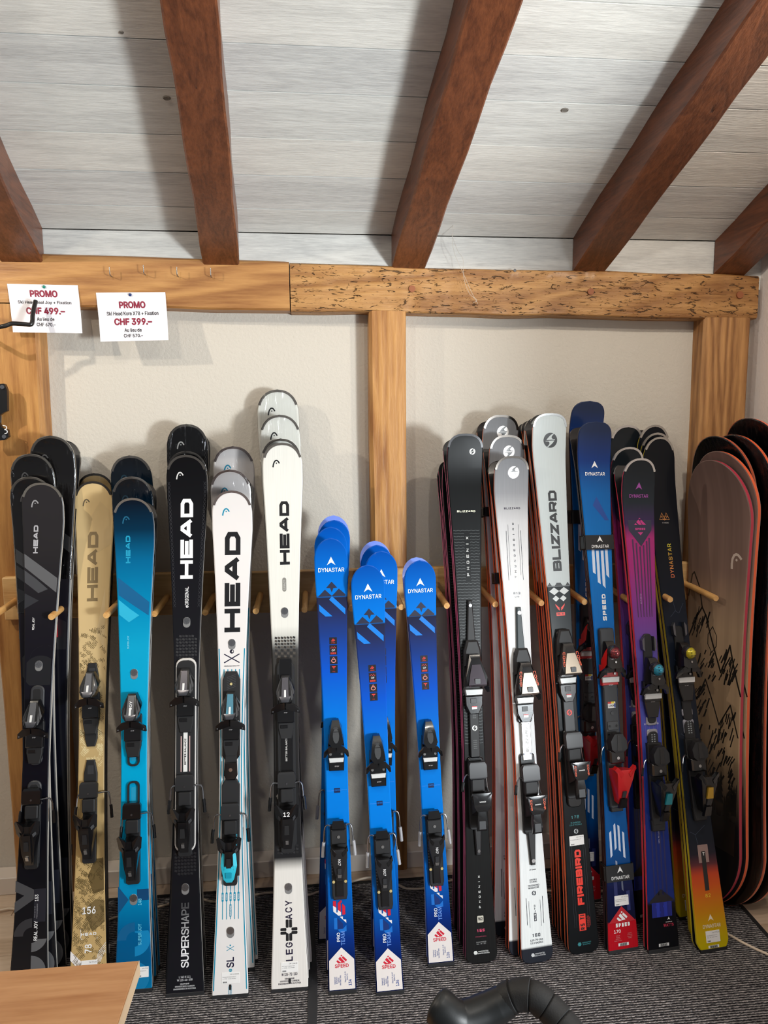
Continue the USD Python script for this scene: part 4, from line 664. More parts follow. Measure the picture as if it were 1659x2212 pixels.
    K.add('lever_cup', hull(*sym((2.35, 38.4, 4.6), (1.0, 38.2, 5.25), (1.5, 34.6, 4.6), (.8, 33.4, 3.8), (2.2, 38, 3.8), (.8, 33.4, 3.2))), cyan, 'heel_piece'); K.add('lever_dimple', hull(*sym((.75, 36.6, 5.1), (.9, 36.6, 5.25), (.7, 35.0, 4.75), (.8, 35.0, 4.95))), M('lever_teal', (24, 150, 176), .35), 'heel_piece'); K.T('FF 14 GW', 2.2, 45.8, .4, pr(60, 170, 200), 3.2, 'd', hf=lambda u, s: 5.45); K.parts[-1] = ('heel_piece',) + K.parts[-1][1:]; return K
def make_leg(L):
    K = Ski(L, (124, 72, 108), ramp_z('top_pearl', [(0, (228, 223, 218)), (.34, (226, 222, 216)), (.375, (34, 34, 36)), (.72, (44, 43, 43)), (.978, (62, 60, 58)), (.99, (70, 70, 70)), (1.03, (196, 196, 190)), (1.06, (226, 225, 218)), (1.62, (224, 224, 218))], L, .3, grain=(.06, 520, 6)), (120, 112, 110), cap=(140, 134, 128, .7))
    K.dec('emblem', arch(-2.0, (L - .06) * 100), black); K.W('HEAD', .3, 134.8, 3.0, 19.8, .9, black, gap=.16); K.dec('badge', rr(-.62, 116.6, .62, 120.9, .6), pr(138, 136, 130)); K.T('LEGACY', 0, 118.7, .6, pr(196, 194, 190), 3.0, 'u', lift=.09); inserted(K, 110.3); rhombs(K, 96.3, 103.2, 4.0, (pr(78, 72, 66), pr(40, 38, 38)), False); rhombs(K, 38.5, 41.5, 4.0, (pr(44, 44, 46), pr(30, 30, 32)), False)
    inserted(K, 28.9)
    for i, c in enumerate('ACY'): K.T(c, 0, 20.7 + 1.95 * i, 1.85, pr(28, 20, 48), 1.45, 'u')
    for i, c in enumerate('LEG'): K.T(c, 0, 8.9 + 1.95 * i, 1.85, pr(28, 20, 48), 1.25 if c == 'L' else 1.45, 'u')
    K.dec('cross_emblem', unary_union([rr(a, b, a + w, b + h, .25) for a, b, w, h in [(sg * .5 - .42, 16.9 + y, .84, 2.3) for sg in (-1, 1) for y in (.75, -3.0)] + [(x, 16.7 + sg * .5 - .42, 1.75, .84) for sg in (-1, 1) for x in (-2.5, .75)]]).difference(disc(0, 16.7, .75)), pr(26, 26, 28))
    K.T('W 126-72-110', 0, 4.6, .7, pr(40, 34, 56), 4.6); small(K, 0, 3.4, ['GRAPHENE', 'CROSSFORCE CARBON', 'ENGINEERED IN AUSTRIA'], .42, pr(50, 44, 60), w=[2.8, 5.6, 6.6], gap=1.6); sticker(K, 0, 6.6, 5.0, 2.9, ["Skis Head Legacy 163", "+ PRD 12 GW"], "CHF 1'040.00"); K.add('barcode_tab', puck(rr(-.3, 2.0, .35, 3.4, .1), 0, .12, .03), BLM)
    K.add('binding_plate', puck(rr(-2.7, 40.0, 2.7, 95.6, 2.2), 0, .9, .3), BLM); K.add('plate_top', puck(rr(-1.9, 62, 1.9, 96.4, .6), .5, 1.2, .2), BLK, 'binding_plate'); K.T('BETTER BALANCE', 0, 69.3, .5, pr(206, 204, 202), 6.8, 'u', hf=lambda u, s: 1.25); K.parts[-1] = ('binding_plate',) + K.parts[-1][1:]
    toe_head(K, 81.2, M('window_silver', (168, 164, 170), .15, .9)); heel_head(K, 53.8, BLM, None, (4.9, 4.9), 4.6, '12', .5); return K
def make_kid(L, size):
    o = (L - 1.335); a = lambda s: s + o * 100; q = L / 1.335
    K = Ski(L, (102, 67, 82), ramp_z(f'top_blue_{size}', [(0, (4, 16, 58)), (.07, (3, 18, 62)), (.15, (3, 44, 124)), (.28, (0, 96, 184)), (.45, (0, 118, 212)), (.75 + o, (0, 122, 218)), (.93 + o, (10, 82, 196)), (1.04 + o, (28, 58, 130)), (1.11 + o, (36, 44, 84)), (1.156 + o, (34, 38, 62)), (1.1585 + o, (0, 118, 216)), (1.25 + o, (0, 104, 202)), (1.335 + o, (4, 78, 172))], L, .3), (198, 200, 206), (112, 142, 236), th=.011, tip=2.05, tiplen=.062)
    K.dec('emblem', chevron(0, a(126.4), 1.45), white); K.T('DYNASTAR', 0, a(123.8), 1.2, white, 8.0); dk = pr(34, 38, 62); bl = pr(0, 122, 220)
    K.dec('mountain', P((0, a(120.2)), (1.7, a(118.3)), (.5, a(118.2)), (0, a(116.9)), (-.5, a(118.2)), (-1.7, a(118.3))), dk); K.dec('mountain', P((-4.2, a(115.7)), (-2.1, a(117.8)), (0.1, a(115.7))), dk); K.dec('mountain', P((-.1, a(115.7)), (2.2, a(118.0)), (4.15, a(116.2)), (4.1, a(115.7))), dk)
    K.dec('stripe', P((0, a(115.75)), (-.9, a(114.7)), (3.95, a(110.0)), (4.05, a(111.8))), bl); K.dec('stripe', P((-4.05, a(113.4)), (0, a(109.6)), (-2.1, a(109.6)), (-3.95, a(111.3))), bl)
    for s, t in ((102.2, 0), (99.4, 1), (96.3, 2), (93.7, 3)):
        h = (2.0, 2.9, 2.4, 2.4)[t]; K.dec('badge', rr(-1.15, a(s) - h / 2, 1.15, a(s) + h / 2), pr(20, 18, 28)); r_ = pr(214, 60, 52)
        if t == 0: K.dec('badge_mark', vii(0, a(s) + .2, .5), r_, .07); K.T('SPEED', 0, a(s) - .65, .25, r_, 1.2, lift=.08)
        if t == 1: K.dec('badge_mark', unary_union([rr(-.85 + .34 * i, a(s) + .5 + .3 * j, -.6 + .34 * i, a(s) + .75 + .3 * j) for i in range(5) for j in range(2) if (i + j) % 2 == 0] + [rr(-.85 + .34 * i, a(s) - 1.25, -.6 + .34 * i, a(s) - .7) for i in range(5)]), r_, .07); K.T('OF', 0, a(s) - .1, .55, pr(220, 220, 220), 1.0, lift=.08)
        if t == 2: K.dec('badge_mark', ell(0, a(s) - .15, .75, .6).difference(ell(0, a(s) - .15, .5, .36)).union(line([(-.5, a(s) + .2), (0, a(s) + .95), (.5, a(s) + .2)], .12)), pr(214, 132, 124), .07)
        if t == 3: K.dec('badge_mark', P((-.6, a(s) + .8), (.6, a(s) + .8), (.45, a(s) + .5), (.2, a(s) + .5), (0, a(s) - .3), (-.15, a(s) + .5), (-.5, a(s) + .5)), r_, .07); K.T('FULL', 0, a(s) - .75, .25, r_, .8, lift=.08)
    t0 = 71.2 * q; h0 = 42.4 * q; m0 = 57.6 * q
    w = float(K.hw(m0 / 100)) * 100 - .4; K.dec('centre_line', rr(-w, m0 - .04, w, m0 + .04), pr(70, 136, 232)); K.dec('size_mark', rr(-.9, m0 - .65, .9, m0 + .65), pr(8, 24, 70), .05); K.T('CENTER', 0, m0 + .1, .4, bl, 1.5, lift=.08)
    q_ = lambda *p: P(*[((x - 385) / 96.0, 24 - (y - 322) / 93.0) for x, y in p]); rd_, wh_ = pr(206, 26, 52), pr(232, 226, 228)
    K.dec('emblem', unary_union([q_((180, 150), (270, 148), (270, 330), (180, 270)), q_((315, 210), (395, 140), (435, 150), (430, 200), (400, 215), (400, 455), (315, 385)), q_((440, 230), (525, 310), (525, 520), (440, 530))]), rd_, .06); K.dec('emblem', unary_union([q_((180, 270), (270, 330), (270, 455), (305, 458), (315, 385), (405, 450), (405, 540), (330, 545), (185, 425)), q_((360, 570), (450, 570), (455, 645), (545, 655), (545, 745))]), wh_, .05)
    K.dec('emblem', unary_union([q_((200, 600), (290, 600), (290, 900), (200, 890)), q_((300, 905), (450, 890), (545, 800), (545, 965), (365, 985))]), pr(10, 108, 200)); K.dec('emblem', q_((295, 600), (450, 760), (450, 890), (295, 890)), pr(4, 44, 112))
    K.T('PRO', -.75, 15.6, .95, white, 2.5, 'u'); K.T('TEAM', .55, 15.2, 1.1, pr(98, 142, 220), 3.9, 'u')
    w = float(K.hw(.045)) * 100 - .3; K.dec('tail_panel', P((0, 12.7), (w - .1, 9.2), (w, 1.0), (-w, 1.0), (-w + .1, 9.2)), pr(232, 224, 220)); rd = pr(206, 32, 54); K.dec('emblem', vii(0, 9.4, 1.25), rd, .07); K.T('SPEED', 0, 7.6, .95, rd, 4.0, lift=.08)
    nb = pr(40, 70, 140); small(K, -2.1, 3.6, ['Designed and', 'developed in', 'Chamonix', 'Mont Blanc Valley'], .36, nb, 'u', 1.5, [2.0, 2.0, 1.5, 2.8]); small(K, .9, 4.4, ['Sidecut 102-65-85', 'Radius 11m'], .36, nb, 'u', 1.5, [3.0, 1.8]); K.T(str(min(size, 134) if size != 127 else 126), 2.3, 2.8, .85, nb, 1.7, 'u')
    toe_nx(K, t0); heel_nx(K, h0); return K
def spatula(K, s_top, s_bot, w):
    K.add('binding_plate', puck([(-2.4, 63), (2.4, 63), (2.4, 93), (-2.4, 93)], 0, 1.0, .25), BLM)
    return K
def make_ph(L):
    K = Ski(L, (120, 68, 102), ramp_z('top_carbon', [(0, (26, 26, 26)), (.5, (22, 23, 23)), (1.0, (18, 20, 21)), (1.65, (12, 15, 17))], L, .33, .3, grain=(.22, 420, 5)), (214, 92, 146), tail='round', prot=None, cap=(60, 60, 62, .5), tiplen=.06, tip=2.8)
    wp = pr(214, 216, 214); K.dec('emblem', disc(2.4, 159.4, 1.0, 14).difference(bolt(2.4, 159.4, .98)), wp); K.W('BLIZZARD', 0, 139.9, .62, 6.2, .17, pr(226, 228, 206), 'h')
    for i, c in enumerate('PHOENIX'): K.W(c, 0, 119.3 + 1.98 * i, .85, .95 if c != 'I' else .2, .16, wp); K.W(c, 0, 16.6 + 1.5 * i, .62, .68 if c != 'I' else .15, .13, wp)
    K.dec('wave_lines', unary_union([line([(u, s + .3 * abs(((u * 1.1) % 1.6) - .8)) for u in np.arange(-float(K.hw(s / 100)) * 100 + .4, float(K.hw(s / 100)) * 100 - .4, .4)], .14) for s in np.arange(66, 134, .95) if not (63 < s < 93 and False)]).difference(rr(-.9, 117, .9, 133)), pr(56, 62, 63))
    K.add('binding_plate', puck([(-.7, 111.0), (.7, 111.0), (.85, 104), (1.7, 93), (-1.7, 93), (-.85, 104)], .1, 1.0, .3), BLM); K.add('plate_bar', puck(rr(-1.5, 62, 1.5, 96, .4), .2, 1.15, .2), BLM, 'binding_plate'); K.add('plate_tail', puck([(-.75, 32.2), (.75, 32.2), (1.1, 40), (1.5, 48), (-1.5, 48), (-1.1, 40)], .1, 1.0, .3), BLM, 'binding_plate')
    K.add('plate_wings', puck(rr(-2.5, 76, 2.5, 97, 1.0), 0, .8, .3), BLK, 'binding_plate'); K.add('plate_wings', puck(rr(-2.5, 42, 2.5, 62, 1.0), 0, .8, .3), BLK, 'binding_plate')
    K.add('screw', screw(K, 0, 109.4, 1.1, .55), CHR, 'binding_plate'); K.add('screw', screw(K, 0, 33.6, 1.1, .5), CHR, 'binding_plate'); K.dec('emblem', disc(0, 71, .85, 12).difference(bolt(0, 71, .85)), wp, hf=lambda u, s: 1.2); K.dec('plate_dots', unary_union([rr(u, s, u + .14, s + .35) for u in (-.5, -.2, .1, .4) for s in list(np.arange(74, 77, .6)) + list(np.arange(64.6, 67.6, .6))]), pr(96, 98, 98), hf=lambda u, s: 1.2)
    for k in (-1, -2): K.parts[k] = ('binding_plate',) + K.parts[k][1:]
    K.dec('badge', rr(-1.0, 12.0, 1.0, 14.0, .25), pr(196, 192, 178)); K.T('W2', 0, 13.1, .9, black, 1.4, lift=.09); K.W('165', 0, 9.7, .85, 2.4, .2, pr(206, 66, 104), 'h'); K.T('PHOENIX R14', 0, 7.9, .32, pr(150, 54, 80), 3.4); small(K, 0, 6.3, ['14.0m RADIUS', '121 - 68 - 102'], .34, pr(150, 150, 150), w=[3.2, 3.0])
    K.dec('emblem', unary_union([ell(-1.9 + .38 * math.cos(t), 3.3 + .38 * math.sin(t), .24, .24, 4) for t in np.arange(6) * math.pi / 3] + [disc(-1.9, 3.3, .3)]), wp); small(K, .6, 3.55, ['HANDCRAFTED', 'MADE IN AUSTRIA'], .36, wp, w=[3.2, 3.9])
    toe_marker(K, 84.2, M('plate_smoke', (120, 112, 120), .18, .85), ORA, None)
    for sg in (-1, 1): K.add('toe_accent', hull((sg * 1.5, 86.6, 5.72), (sg * 2.36, 85.0, 5.72), (sg * 2.2, 84.4, 5.6), (sg * 1.7, 84.9, 5.9), (sg * 2.3, 85.2, 5.98), (sg * 1.55, 86.4, 5.88)), pr(196, 84, 142), 'toe_piece')
    heel_marker(K, 52.6, ORA, None); return K
def make_r13(L):
    K = Ski(L, (119, 70, 104), ramp_z('top_silver', [(0, (30, 33, 42)), (.0435, (30, 33, 42)), (.0445, (226, 230, 230)), (.6, (228, 230, 232)), (1.2, (226, 227, 229)), (1.36, (196, 197, 200)), (1.46, (140, 142, 147)), (1.58, (120, 123, 128))], L, .5, .0, grain=(.07, 420, 5)), (246, 104, 46), tail='round', prot=None, cap=(66, 62, 58, .8), tiplen=.062, tip=2.7); dk = pr(56, 58, 66)
    K.dec('emblem', disc(.6, 152.4, 1.95, 18), white); K.dec('emblem', bolt(.6, 152.4, 1.9), black, .08); K.W('BLIZZARD', 0, 140.8, .62, 5.6, .17, pr(50, 40, 60), 'h')
    for i, c in enumerate('THUNDERBIRD'): K.W(c, 0, 118.5 + 1.72 * i, .6, .66 if c != 'I' else .15, .12, dk)
    for u, a, b, w in ((-2.5, 117.5, 133.5, .16), (-1.8, 119, 135.5, .1), (1.8, 119, 135.5, .1), (2.5, 117.5, 133.5, .16), (-2.7, 11.4, 19.4, .16), (-1.9, 10.6, 18.4, .1), (1.9, 10.6, 18.4, .1), (2.7, 11.4, 19.4, .16)): K.dec('pinstripe', rr(u - w / 2, a, u + w / 2, b), dk)
    K.W('R13', 0, 113.2, .72, 2.3, .15, dk, 'h'); K.W('LTD', 0, 112.1, .4, 1.4, .09, dk, 'h')
    K.add('binding_plate', puck([(-.75, 108.8), (.75, 108.8), (1.25, 97), (1.5, 90), (-1.5, 90), (-1.25, 97)], .1, 1.0, .3), M('plate_slate', (52, 62, 66), .5)); K.add('plate_bar', puck(rr(-1.55, 61, 1.55, 74, .2), .2, 1.15, .15), M('plate_alu', (176, 176, 172), .35, .7), 'binding_plate'); K.add('plate_wings', puck(rr(-2.5, 72.5, 2.5, 95, 1.0), 0, .9, .3), BLK, 'binding_plate'); K.add('plate_wings', puck(rr(-2.5, 38.5, 2.5, 63, 1.0), 0, .9, .3), BLK, 'binding_plate'); K.add('plate_tail', puck([(-.75, 29.2), (.75, 29.2), (1.2, 37), (1.5, 42), (-1.5, 42), (-1.2, 37)], .1, 1.0, .3), BLM, 'binding_plate')
    for s in (107, 30.6): K.add('screw', screw(K, 0, s, 1.1, .6), CHR, 'binding_plate')
    K.W('BLIZZARD', .1, 67.3, .75, 7.4, .14, pr(150, 150, 148), 'u', hf=lambda u, s: 1.2); K.parts[-1] = ('binding_plate',) + K.parts[-1][1:]
    for sg in (-1, 1): K.add('screw', screw(K, sg * 1.15, 72.2, 1.2, .28), GUN, 'binding_plate'); K.add('screw', screw(K, sg * 1.15, 63.0, 1.2, .28), GUN, 'binding_plate')
    small(K, 0, 24.6, ['DOUBLE', 'TITANAL'], .45, dk, w=[2.4, 2.6], gap=1.45); small(K, 0, 22.9, ['TRUEBLEND', 'WOODCORE'], .48, dk, w=[3.8, 3.6], gap=1.45); K.T('ART. 8A4404', 0, 27.6, .3, dk, 2.2); K.dec('emblem', disc(0, 20.6, .7, 12).difference(bolt(0, 20.6, .7)), dk); K.W('LTD', 0, 16.0, .42, 2.2, .1, dk, 'u'); K.dec('badge', rr(-.42, 12.3, .42, 14.7, .05), dk); K.W('R13', 0, 13.5, .5, 1.9, .11, white, 'u', lift=.09)
    K.W('160', 0, 8.2, .95, 2.6, .2, dk, 'h'); small(K, 0, 6.8, ['120·70·104', '13.0 RADIUS'], .5, dk, w=[4.2, 4.2], gap=1.7); wp = pr(196, 198, 200); K.dec('emblem', unary_union([ell(-1.5 + .36 * math.cos(t), 2.5 + .36 * math.sin(t), .22, .22, 4) for t in np.arange(6) * math.pi / 3] + [disc(-1.5, 2.5, .3)]), wp); small(K, .8, 2.75, ['HANDCRAFTED', 'MADE IN AUSTRIA'], .36, wp, w=[3.2, 3.8])
    toe_marker(K, 81.6, M('plate_champagne', (190, 176, 158), .34, .85), ORA, 'COMP'); heel_marker(K, 51.7, ORA2, 'COMP'); K.add('red_button', screw(K, -2.6, 82.4, 2.4, .5), ORA, 'toe_piece'); return K
def make_fb(L):
    K = Ski(L, (121, 70, 104), ramp_z('top_firebird', [(0, (18, 20, 22)), (.6, (26, 29, 32)), (1.0, (40, 46, 50)), (1.146, (44, 50, 54)), (1.149, (196, 206, 209)), (1.7, (196, 206, 208))], L, .28, .5, grain=(.04, 400, 5)), (252, 118, 58), tail='round', prot=None, cap=(150, 152, 152, .8), tiplen=.055, tip=2.9); dk = pr(42, 46, 50); rd = pr(232, 56, 40)
    K.dec('emblem', disc(.3, 163.0, 2.45, 22).difference(bolt(.3, 163, 2.3)), dk); K.W('BLIZZARD', 0, 132.9, 3.0, 26.6, .8, dk, 'u', gap=.1); lt = pr(206, 212, 214)
    K.dec('notch', P((-1.4, 114.7), (1.4, 114.7), (.7, 115.7), (-.7, 115.7)).union(P((-4, 114.7), (-3.2, 115.9), (-2.4, 114.7))).union(P((4, 114.7), (3.2, 115.9), (2.4, 114.7))), dk); K.dec('diamond', unary_union([P((u - 1.75, s), (u, s + 1.25), (u + 1.75, s), (u, s - 1.25)) for u, s in ((-1.75, 113.0), (1.75, 113.0))] + [P((u - 1.2, s), (u, s + 1.0), (u + 1.2, s), (u, s - 1.0)) for u, s in ((-1.3, 110.6), (1.3, 110.6))]), lt)
    K.dec('wing_mark', unary_union([P((sg * .2, 107.5), (sg * 1.7, 108.9), (sg * 1.5, 108.1), (sg * .5, 107.2)) for sg in (-1, 1)] + [P((sg * .2, 107.1), (sg * 1.3, 107.9), (sg * .9, 107.2), (sg * .3, 106.7)) for sg in (-1, 1)]), rd); K.dec('badge', rr(-1.5, 105.0, 1.5, 106.1), rd); K.W('RS TI', 0, 105.55, .6, 2.2, .14, dk, 'h', lift=.1)
    K.add('binding_plate', puck(rr(-2.5, 80, 2.5, 100.8, 1.9), 0, 1.3, .5), BLK); K.add('plate_accent', puck(rr(-.35, 96.4, .35, 99.8, .1), 1.25, 1.45, .05), rd, 'binding_plate'); K.add('plate_bar', puck(rr(-1.8, 66, 1.8, 84, .3), .2, 1.2, .2), DGR, 'binding_plate'); K.add('plate_wings', puck(rr(-2.5, 44.6, 2.5, 69, 1.6), 0, .9, .3), BLK, 'binding_plate'); K.dec('emblem', disc(0, 74.2, .95, 12).difference(bolt(0, 74.2, .95)), rd, hf=lambda u, s: 1.25); K.parts[-1] = ('binding_plate',) + K.parts[-1][1:]
    K.dec('emblem', P((-.8, 46.6), (.8, 46.6), (.5, 47.4), (-.5, 47.4)), rd); tq = pr(48, 128, 134); K.W('172', 0, 41.4, .95, 2.6, .2, tq, 'h'); small(K, 0, 39.7, ['15.5m RADIUS', '121.5·70·104.5'], .42, tq, w=[3.4, 4.2], gap=1.6); K.dec('emblem', disc(0, 37, .75, 12).difference(bolt(0, 37, .75)), pr(170, 176, 178)); sticker(K, 0, 34.2, 5.0, 3.0, ["Firebird RS TI"], "CHF 950.00")
    K.W('FIREBIRD', 0, 23.0, 2.2, 16.8, .66, rd, 'u', gap=.1); K.dec('badge', rr(-1.15, 6.9, 1.15, 11.9), rd); K.W('RS TI', 0, 9.4, 1.4, 4.4, .26, pr(20, 20, 24), 'u', lift=.1); small(K, 1.7, 9.4, ['TITANIUM', 'SANDWICH', 'CARBON'], .3, pr(170, 44, 36), 'u', 1.4, [3.4, 3.6, 2.6]); K.dec('emblem', unary_union([ell(-1.5 + .4 * math.cos(t), 3 + .4 * math.sin(t), .24, .24, 4) for t in np.arange(6) * math.pi / 3] + [disc(-1.5, 3, .3)]), tq); small(K, .9, 3.3, ['HANDCRAFTED', 'IN AUSTRIA'], .34, tq, w=[3.0, 2.6])
    K.dec('pinstripe', unary_union([rr(sg * u - .06, 8, sg * u + .06, 33) for u in (2.0, 2.7) for sg in (-1, 1)]), pr(28, 32, 40)); toe_marker(K, 86.4, M('plate_champagne', (190, 176, 158), .34, .85), ORA, 'COMP'); heel_marker(K, 60.0, ORA2, 'COMP'); K.add('red_button', screw(K, -2.6, 86.6, 2.4, .5), ORA, 'toe_piece'); return K
def make_sp(L):
    K = Ski(L, (122, 68, 104), ramp_z('top_royal', [(0, (186, 20, 34)), (.088, (186, 20, 34)), (.0885, (16, 18, 44)), (.2, (16, 26, 70)), (.27, (4, 70, 134)), (.45, (4, 92, 166)), (1.0, (8, 100, 178)), (1.25, (14, 112, 190)), (1.45, (10, 96, 170)), (1.56, (16, 52, 120)), (1.66, (36, 48, 78))], L, .2, .8, grain=(.05, 300, 4)), (46, 34, 44), cap=None, tip=2.8, tiplen=.055)
    K.dec('emblem', chevron(0, 154.6, 1.35), white); K.T('DYNASTAR', 0, 151.6, 1.1, white, 7.2); K.dec('mountain', P((-1.5, 141), (0, 144), (4.0, 136), (2.6, 136), (-.2, 139.5)), pr(10, 66, 150))
    for u, a, b in ((-2.4, 117.5, 127.5), (-.85, 114.2, 126), (.85, 114.2, 126), (2.4, 117.5, 127.5)): K.dec('stripe', P((u - .5, b), (u + .5, b), (u + .5, a + (.7 if u < 0 else -.7)), (u - .5, a + (-.7 if u > 0 and False else (1.4 if u < 0 else .4)))), pr(206, 218, 238))
    K.W('SPEED', .4, 107.3, 1.35, 8.6, .36, white); K.T('LOOK', 0, 76.0, .55, black, 2.0, hf=lambda u, s: 1.75); lk = K.parts.pop()
    K.add('binding_plate', puck(rr(-2.5, 44, 2.5, 100.6, .8), 0, 1.6, .3), M('plate_graphite', (46, 48, 52), .5)); K.add('sticker', puck(rr(-1.35, 75.2, 1.35, 77.2, .05), 1.55, 1.68, .03), WHT, 'binding_plate'); K.parts.append(('binding_plate',) + lk[1:]); K.add('sticker_band', puck(rr(-1.35, 76.6, -.2, 77.2), 1.6, 1.72, .02), RED, 'binding_plate'); K.add('sticker_band', puck(rr(-.2, 76.6, 1.0, 77.2), 1.6, 1.72, .02), pr(226, 196, 40), 'binding_plate'); K.add('sticker_band', puck(rr(.85, 75.3, 1.3, 76.6), 1.6, 1.72, .02), pr(40, 70, 160), 'binding_plate')
    K.add('screw', screw(K, 0, 73.6, 1.7, .6), DGR, 'binding_plate'); K.add('plate_cover', puck(rr(-1.9, 68.3, 1.9, 71.0, .4), 1.5, 1.85, .1), DGR, 'binding_plate')
    for u in (-1.2, 1.2): K.add('screw', screw(K, u, 69.6, 1.9, .35), BLM, 'binding_plate')
    for u in (-1.6, 1.6): K.add('screw', screw(K, u, 67, 1.7, .25), BLK, 'binding_plate'); K.add('screw', screw(K, u, 65.8, 1.7, .25), BLK, 'binding_plate')
    for u, a, b in ((-2.6, 28.4, 36.2), (-1.0, 30.6, 38.4), (.4, 30.6, 38.4), (1.9, 28.4, 36.2)): K.dec('stripe', P((u - .1, a), (u + .62, a + (.8 if u < -.5 else -.6)), (u + .62, b + (.6 if u < -.5 else -.5)), (u - .1, b)), pr(204, 216, 236))
    K.dec('stripe', P((-1.1, 26.0), (-.5, 25.4), (-.5, 27.2), (-1.1, 27.6)), pr(150, 160, 180)); K.dec('stripe', P((.5, 18.6), (1.1, 18.0), (1.1, 21.5), (.5, 21.5)), pr(96, 104, 124)); K.dec('stripe', rr(-2.2, 15, -1.0, 21), pr(24, 36, 96)); K.dec('stripe', rr(2.0, 12, 3.2, 18), pr(24, 36, 96))
    w = float(K.hw(.088)) * 100 - .3; rd = pr(186, 20, 34); K.dec('tail_panel', P((0, 13.6), (w, 8.8), (-w, 8.8)), rd); K.dec('emblem', vii(0, 10.6, 1.5), white, .07); K.W('SPEED', .1, 8.0, 1.15, 4.9, .34, white, 'h'); K.T('170', -1.9, 6.2, .95, white, 2.3); small(K, -1.8, 4.9, ['Sidecut', 'Radius', 'Worldcup', 'Made in France'], .26, pr(206, 120, 124), w=[1.4, 1.2, 1.7, 2.6], gap=1.9); small(K, 2.3, 5.2, ['Designed', 'developed', 'Chamonix', 'Valley'], .26, pr(206, 120, 124), w=[1.3, 1.6, 1.7, 1.2], gap=1.8)
    K.dec('barcode', rr(-1.8, 1.7, 1.8, 2.6), white); K.dec('barcode_bars', unary_union([rr(-1.2 + .2 * k, 1.75, -1.08 + .2 * k, 2.55) for k in range(12)]), black, .08); sticker(K, .2, 15.3, 4.9, 3.1, ["Ski Dynastar Speed", "Omeglass Master SL R22"], "CHF 1'029.00")
    toe_spx(K, 88.0, M('dome_red', (150, 60, 66), .1, .7, coat=1.0), RED, RED, False); heel_spx(K, 57.6, RED, None); return K
def make_wt(L):
    K = Ski(L, (121, 72, 108), ramp_z('top_violet', [(0, (14, 15, 20)), (.145, (14, 15, 20)), (.15, (18, 44, 120)), (.35, (16, 42, 122)), (.55, (40, 62, 150)), (.7, (76, 86, 172)), (.92, (92, 76, 160)), (1.08, (132, 60, 142)), (1.2, (164, 48, 122)), (1.3, (166, 48, 116)), (1.345, (60, 42, 84)), (1.42, (34, 42, 50)), (1.56, (26, 30, 34))], L, .2, .8, grain=(.05, 300, 4)), (232, 62, 80), cap=(206, 200, 196, .5), tip=2.5)
    pk, dkp = pr(158, 70, 160), pr(54, 36, 66); K.dec('emblem', chevron(0, 147.2, 1.35), pk); K.T('DYNASTAR', 0, 144.0, 1.05, pk, 7.0); K.dec('panel', P((-4.3, 136), (4.3, 136), (4.2, 132.6), (0, 127.2), (-4.2, 132.6)), pr(40, 40, 66)); K.dec('emblem', vii_up(0, 135.4, 2.2), pr(196, 52, 132), .07); K.W('SPEED', 0, 133.0, .72, 3.7, .2, pr(206, 64, 142), 'h', lift=.08); K.dec('emblem', P((-1.0, 131.9), (1.0, 131.9), (0, 130.9)), pr(196, 52, 132), .07)
    for u, t in ((-3.0, 129.6), (-1.75, 128.4), (-.45, 127.2), (.85, 127.6), (2.1, 129), (3.1, 130)): K.dec('stripe', P((u - .3, t), (u + .3, t), (u * .82 + .16, 104), (u * .82 - .16, 104)), pr(74, 36, 82))
    for u in (-2.2, -.8, .7, 2.1): K.dec('stripe', rr(u - .28, 16.8, u + .28, 37), pr(14, 24, 92)); K.dec('stripe', rr(u - .12, 66, u + .12, 98), pr(84, 70, 176))
    K.T('WATTS', 2.0, 7.6, .85, pr(206, 50, 80), 3.6); K.dec('emblem', chevron(2.2, 9.5, .55), white); K.T('DYNASTAR', 2.2, 8.5, .3, white, 2.2); K.dec('roof', P((-4.2, 15.2), (0, 18.6), (4.2, 15.2), (4.2, 14.6), (-4.2, 14.6)), pr(18, 18, 30)); K.dec('panel', rr(-3.5, 10.2, 3.5, 14.8), pr(28, 50, 170), .02); K.W('650', 0, 12.5, 4.4, 6.6, 1.05, pr(20, 34, 130), 'h', lift=.07)
    K.T('H  O  158', 0, 69.8, .55, pr(200, 200, 226), 5.2); small(K, .3, 34.5, ['121 72 108'], .35, pr(190, 190, 210), 'd', w=[4]); K.dec('barcode', rr(-1.8, 1.4, 1.8, 2.3), white); K.dec('barcode_bars', unary_union([rr(-1.2 + .2 * k, 1.45, -1.08 + .2 * k, 2.25) for k in range(12)]), black, .08); K.T('121 72 108 R 14', -1.2, 110.0, .5, pr(190, 140, 200), 3.4, 'u')
    K.add('toe_plate', puck(rr(-1.6, 70, 1.6, 98.6, 1.2), 0, .7, .25), BLM); K.add('heel_plate', puck(rr(-1.9, 37.0, 1.9, 67.5, 1.4), 0, .7, .25), BLM); cg = M('clear_plastic', (150, 150, 160), .1, .2, coat=1.0)
    K.add('clear_end', puck(rr(-1.9, 69.4, 1.9, 72.4, .8), 0, .5, .2), cg, 'toe_plate'); K.add('clear_end', puck(rr(-1.9, 63.4, 1.9, 68.2, .8), 0, .5, .2), cg, 'heel_plate'); K.add('foot', puck([(-2.2, 36.6), (2.2, 36.6), (2.5, 40), (-2.5, 40)], 0, 1.2, .3), BLM, 'heel_plate'); K.dec('scale_marks', unary_union([rr(u, s, u + .5, s + .35) for u in (-.7, .2) for s in np.arange(64.2, 67, .7)]), pr(150, 156, 160), hf=lambda u, s: .75); K.parts[-1] = ('heel_plate',) + K.parts[-1][1:]
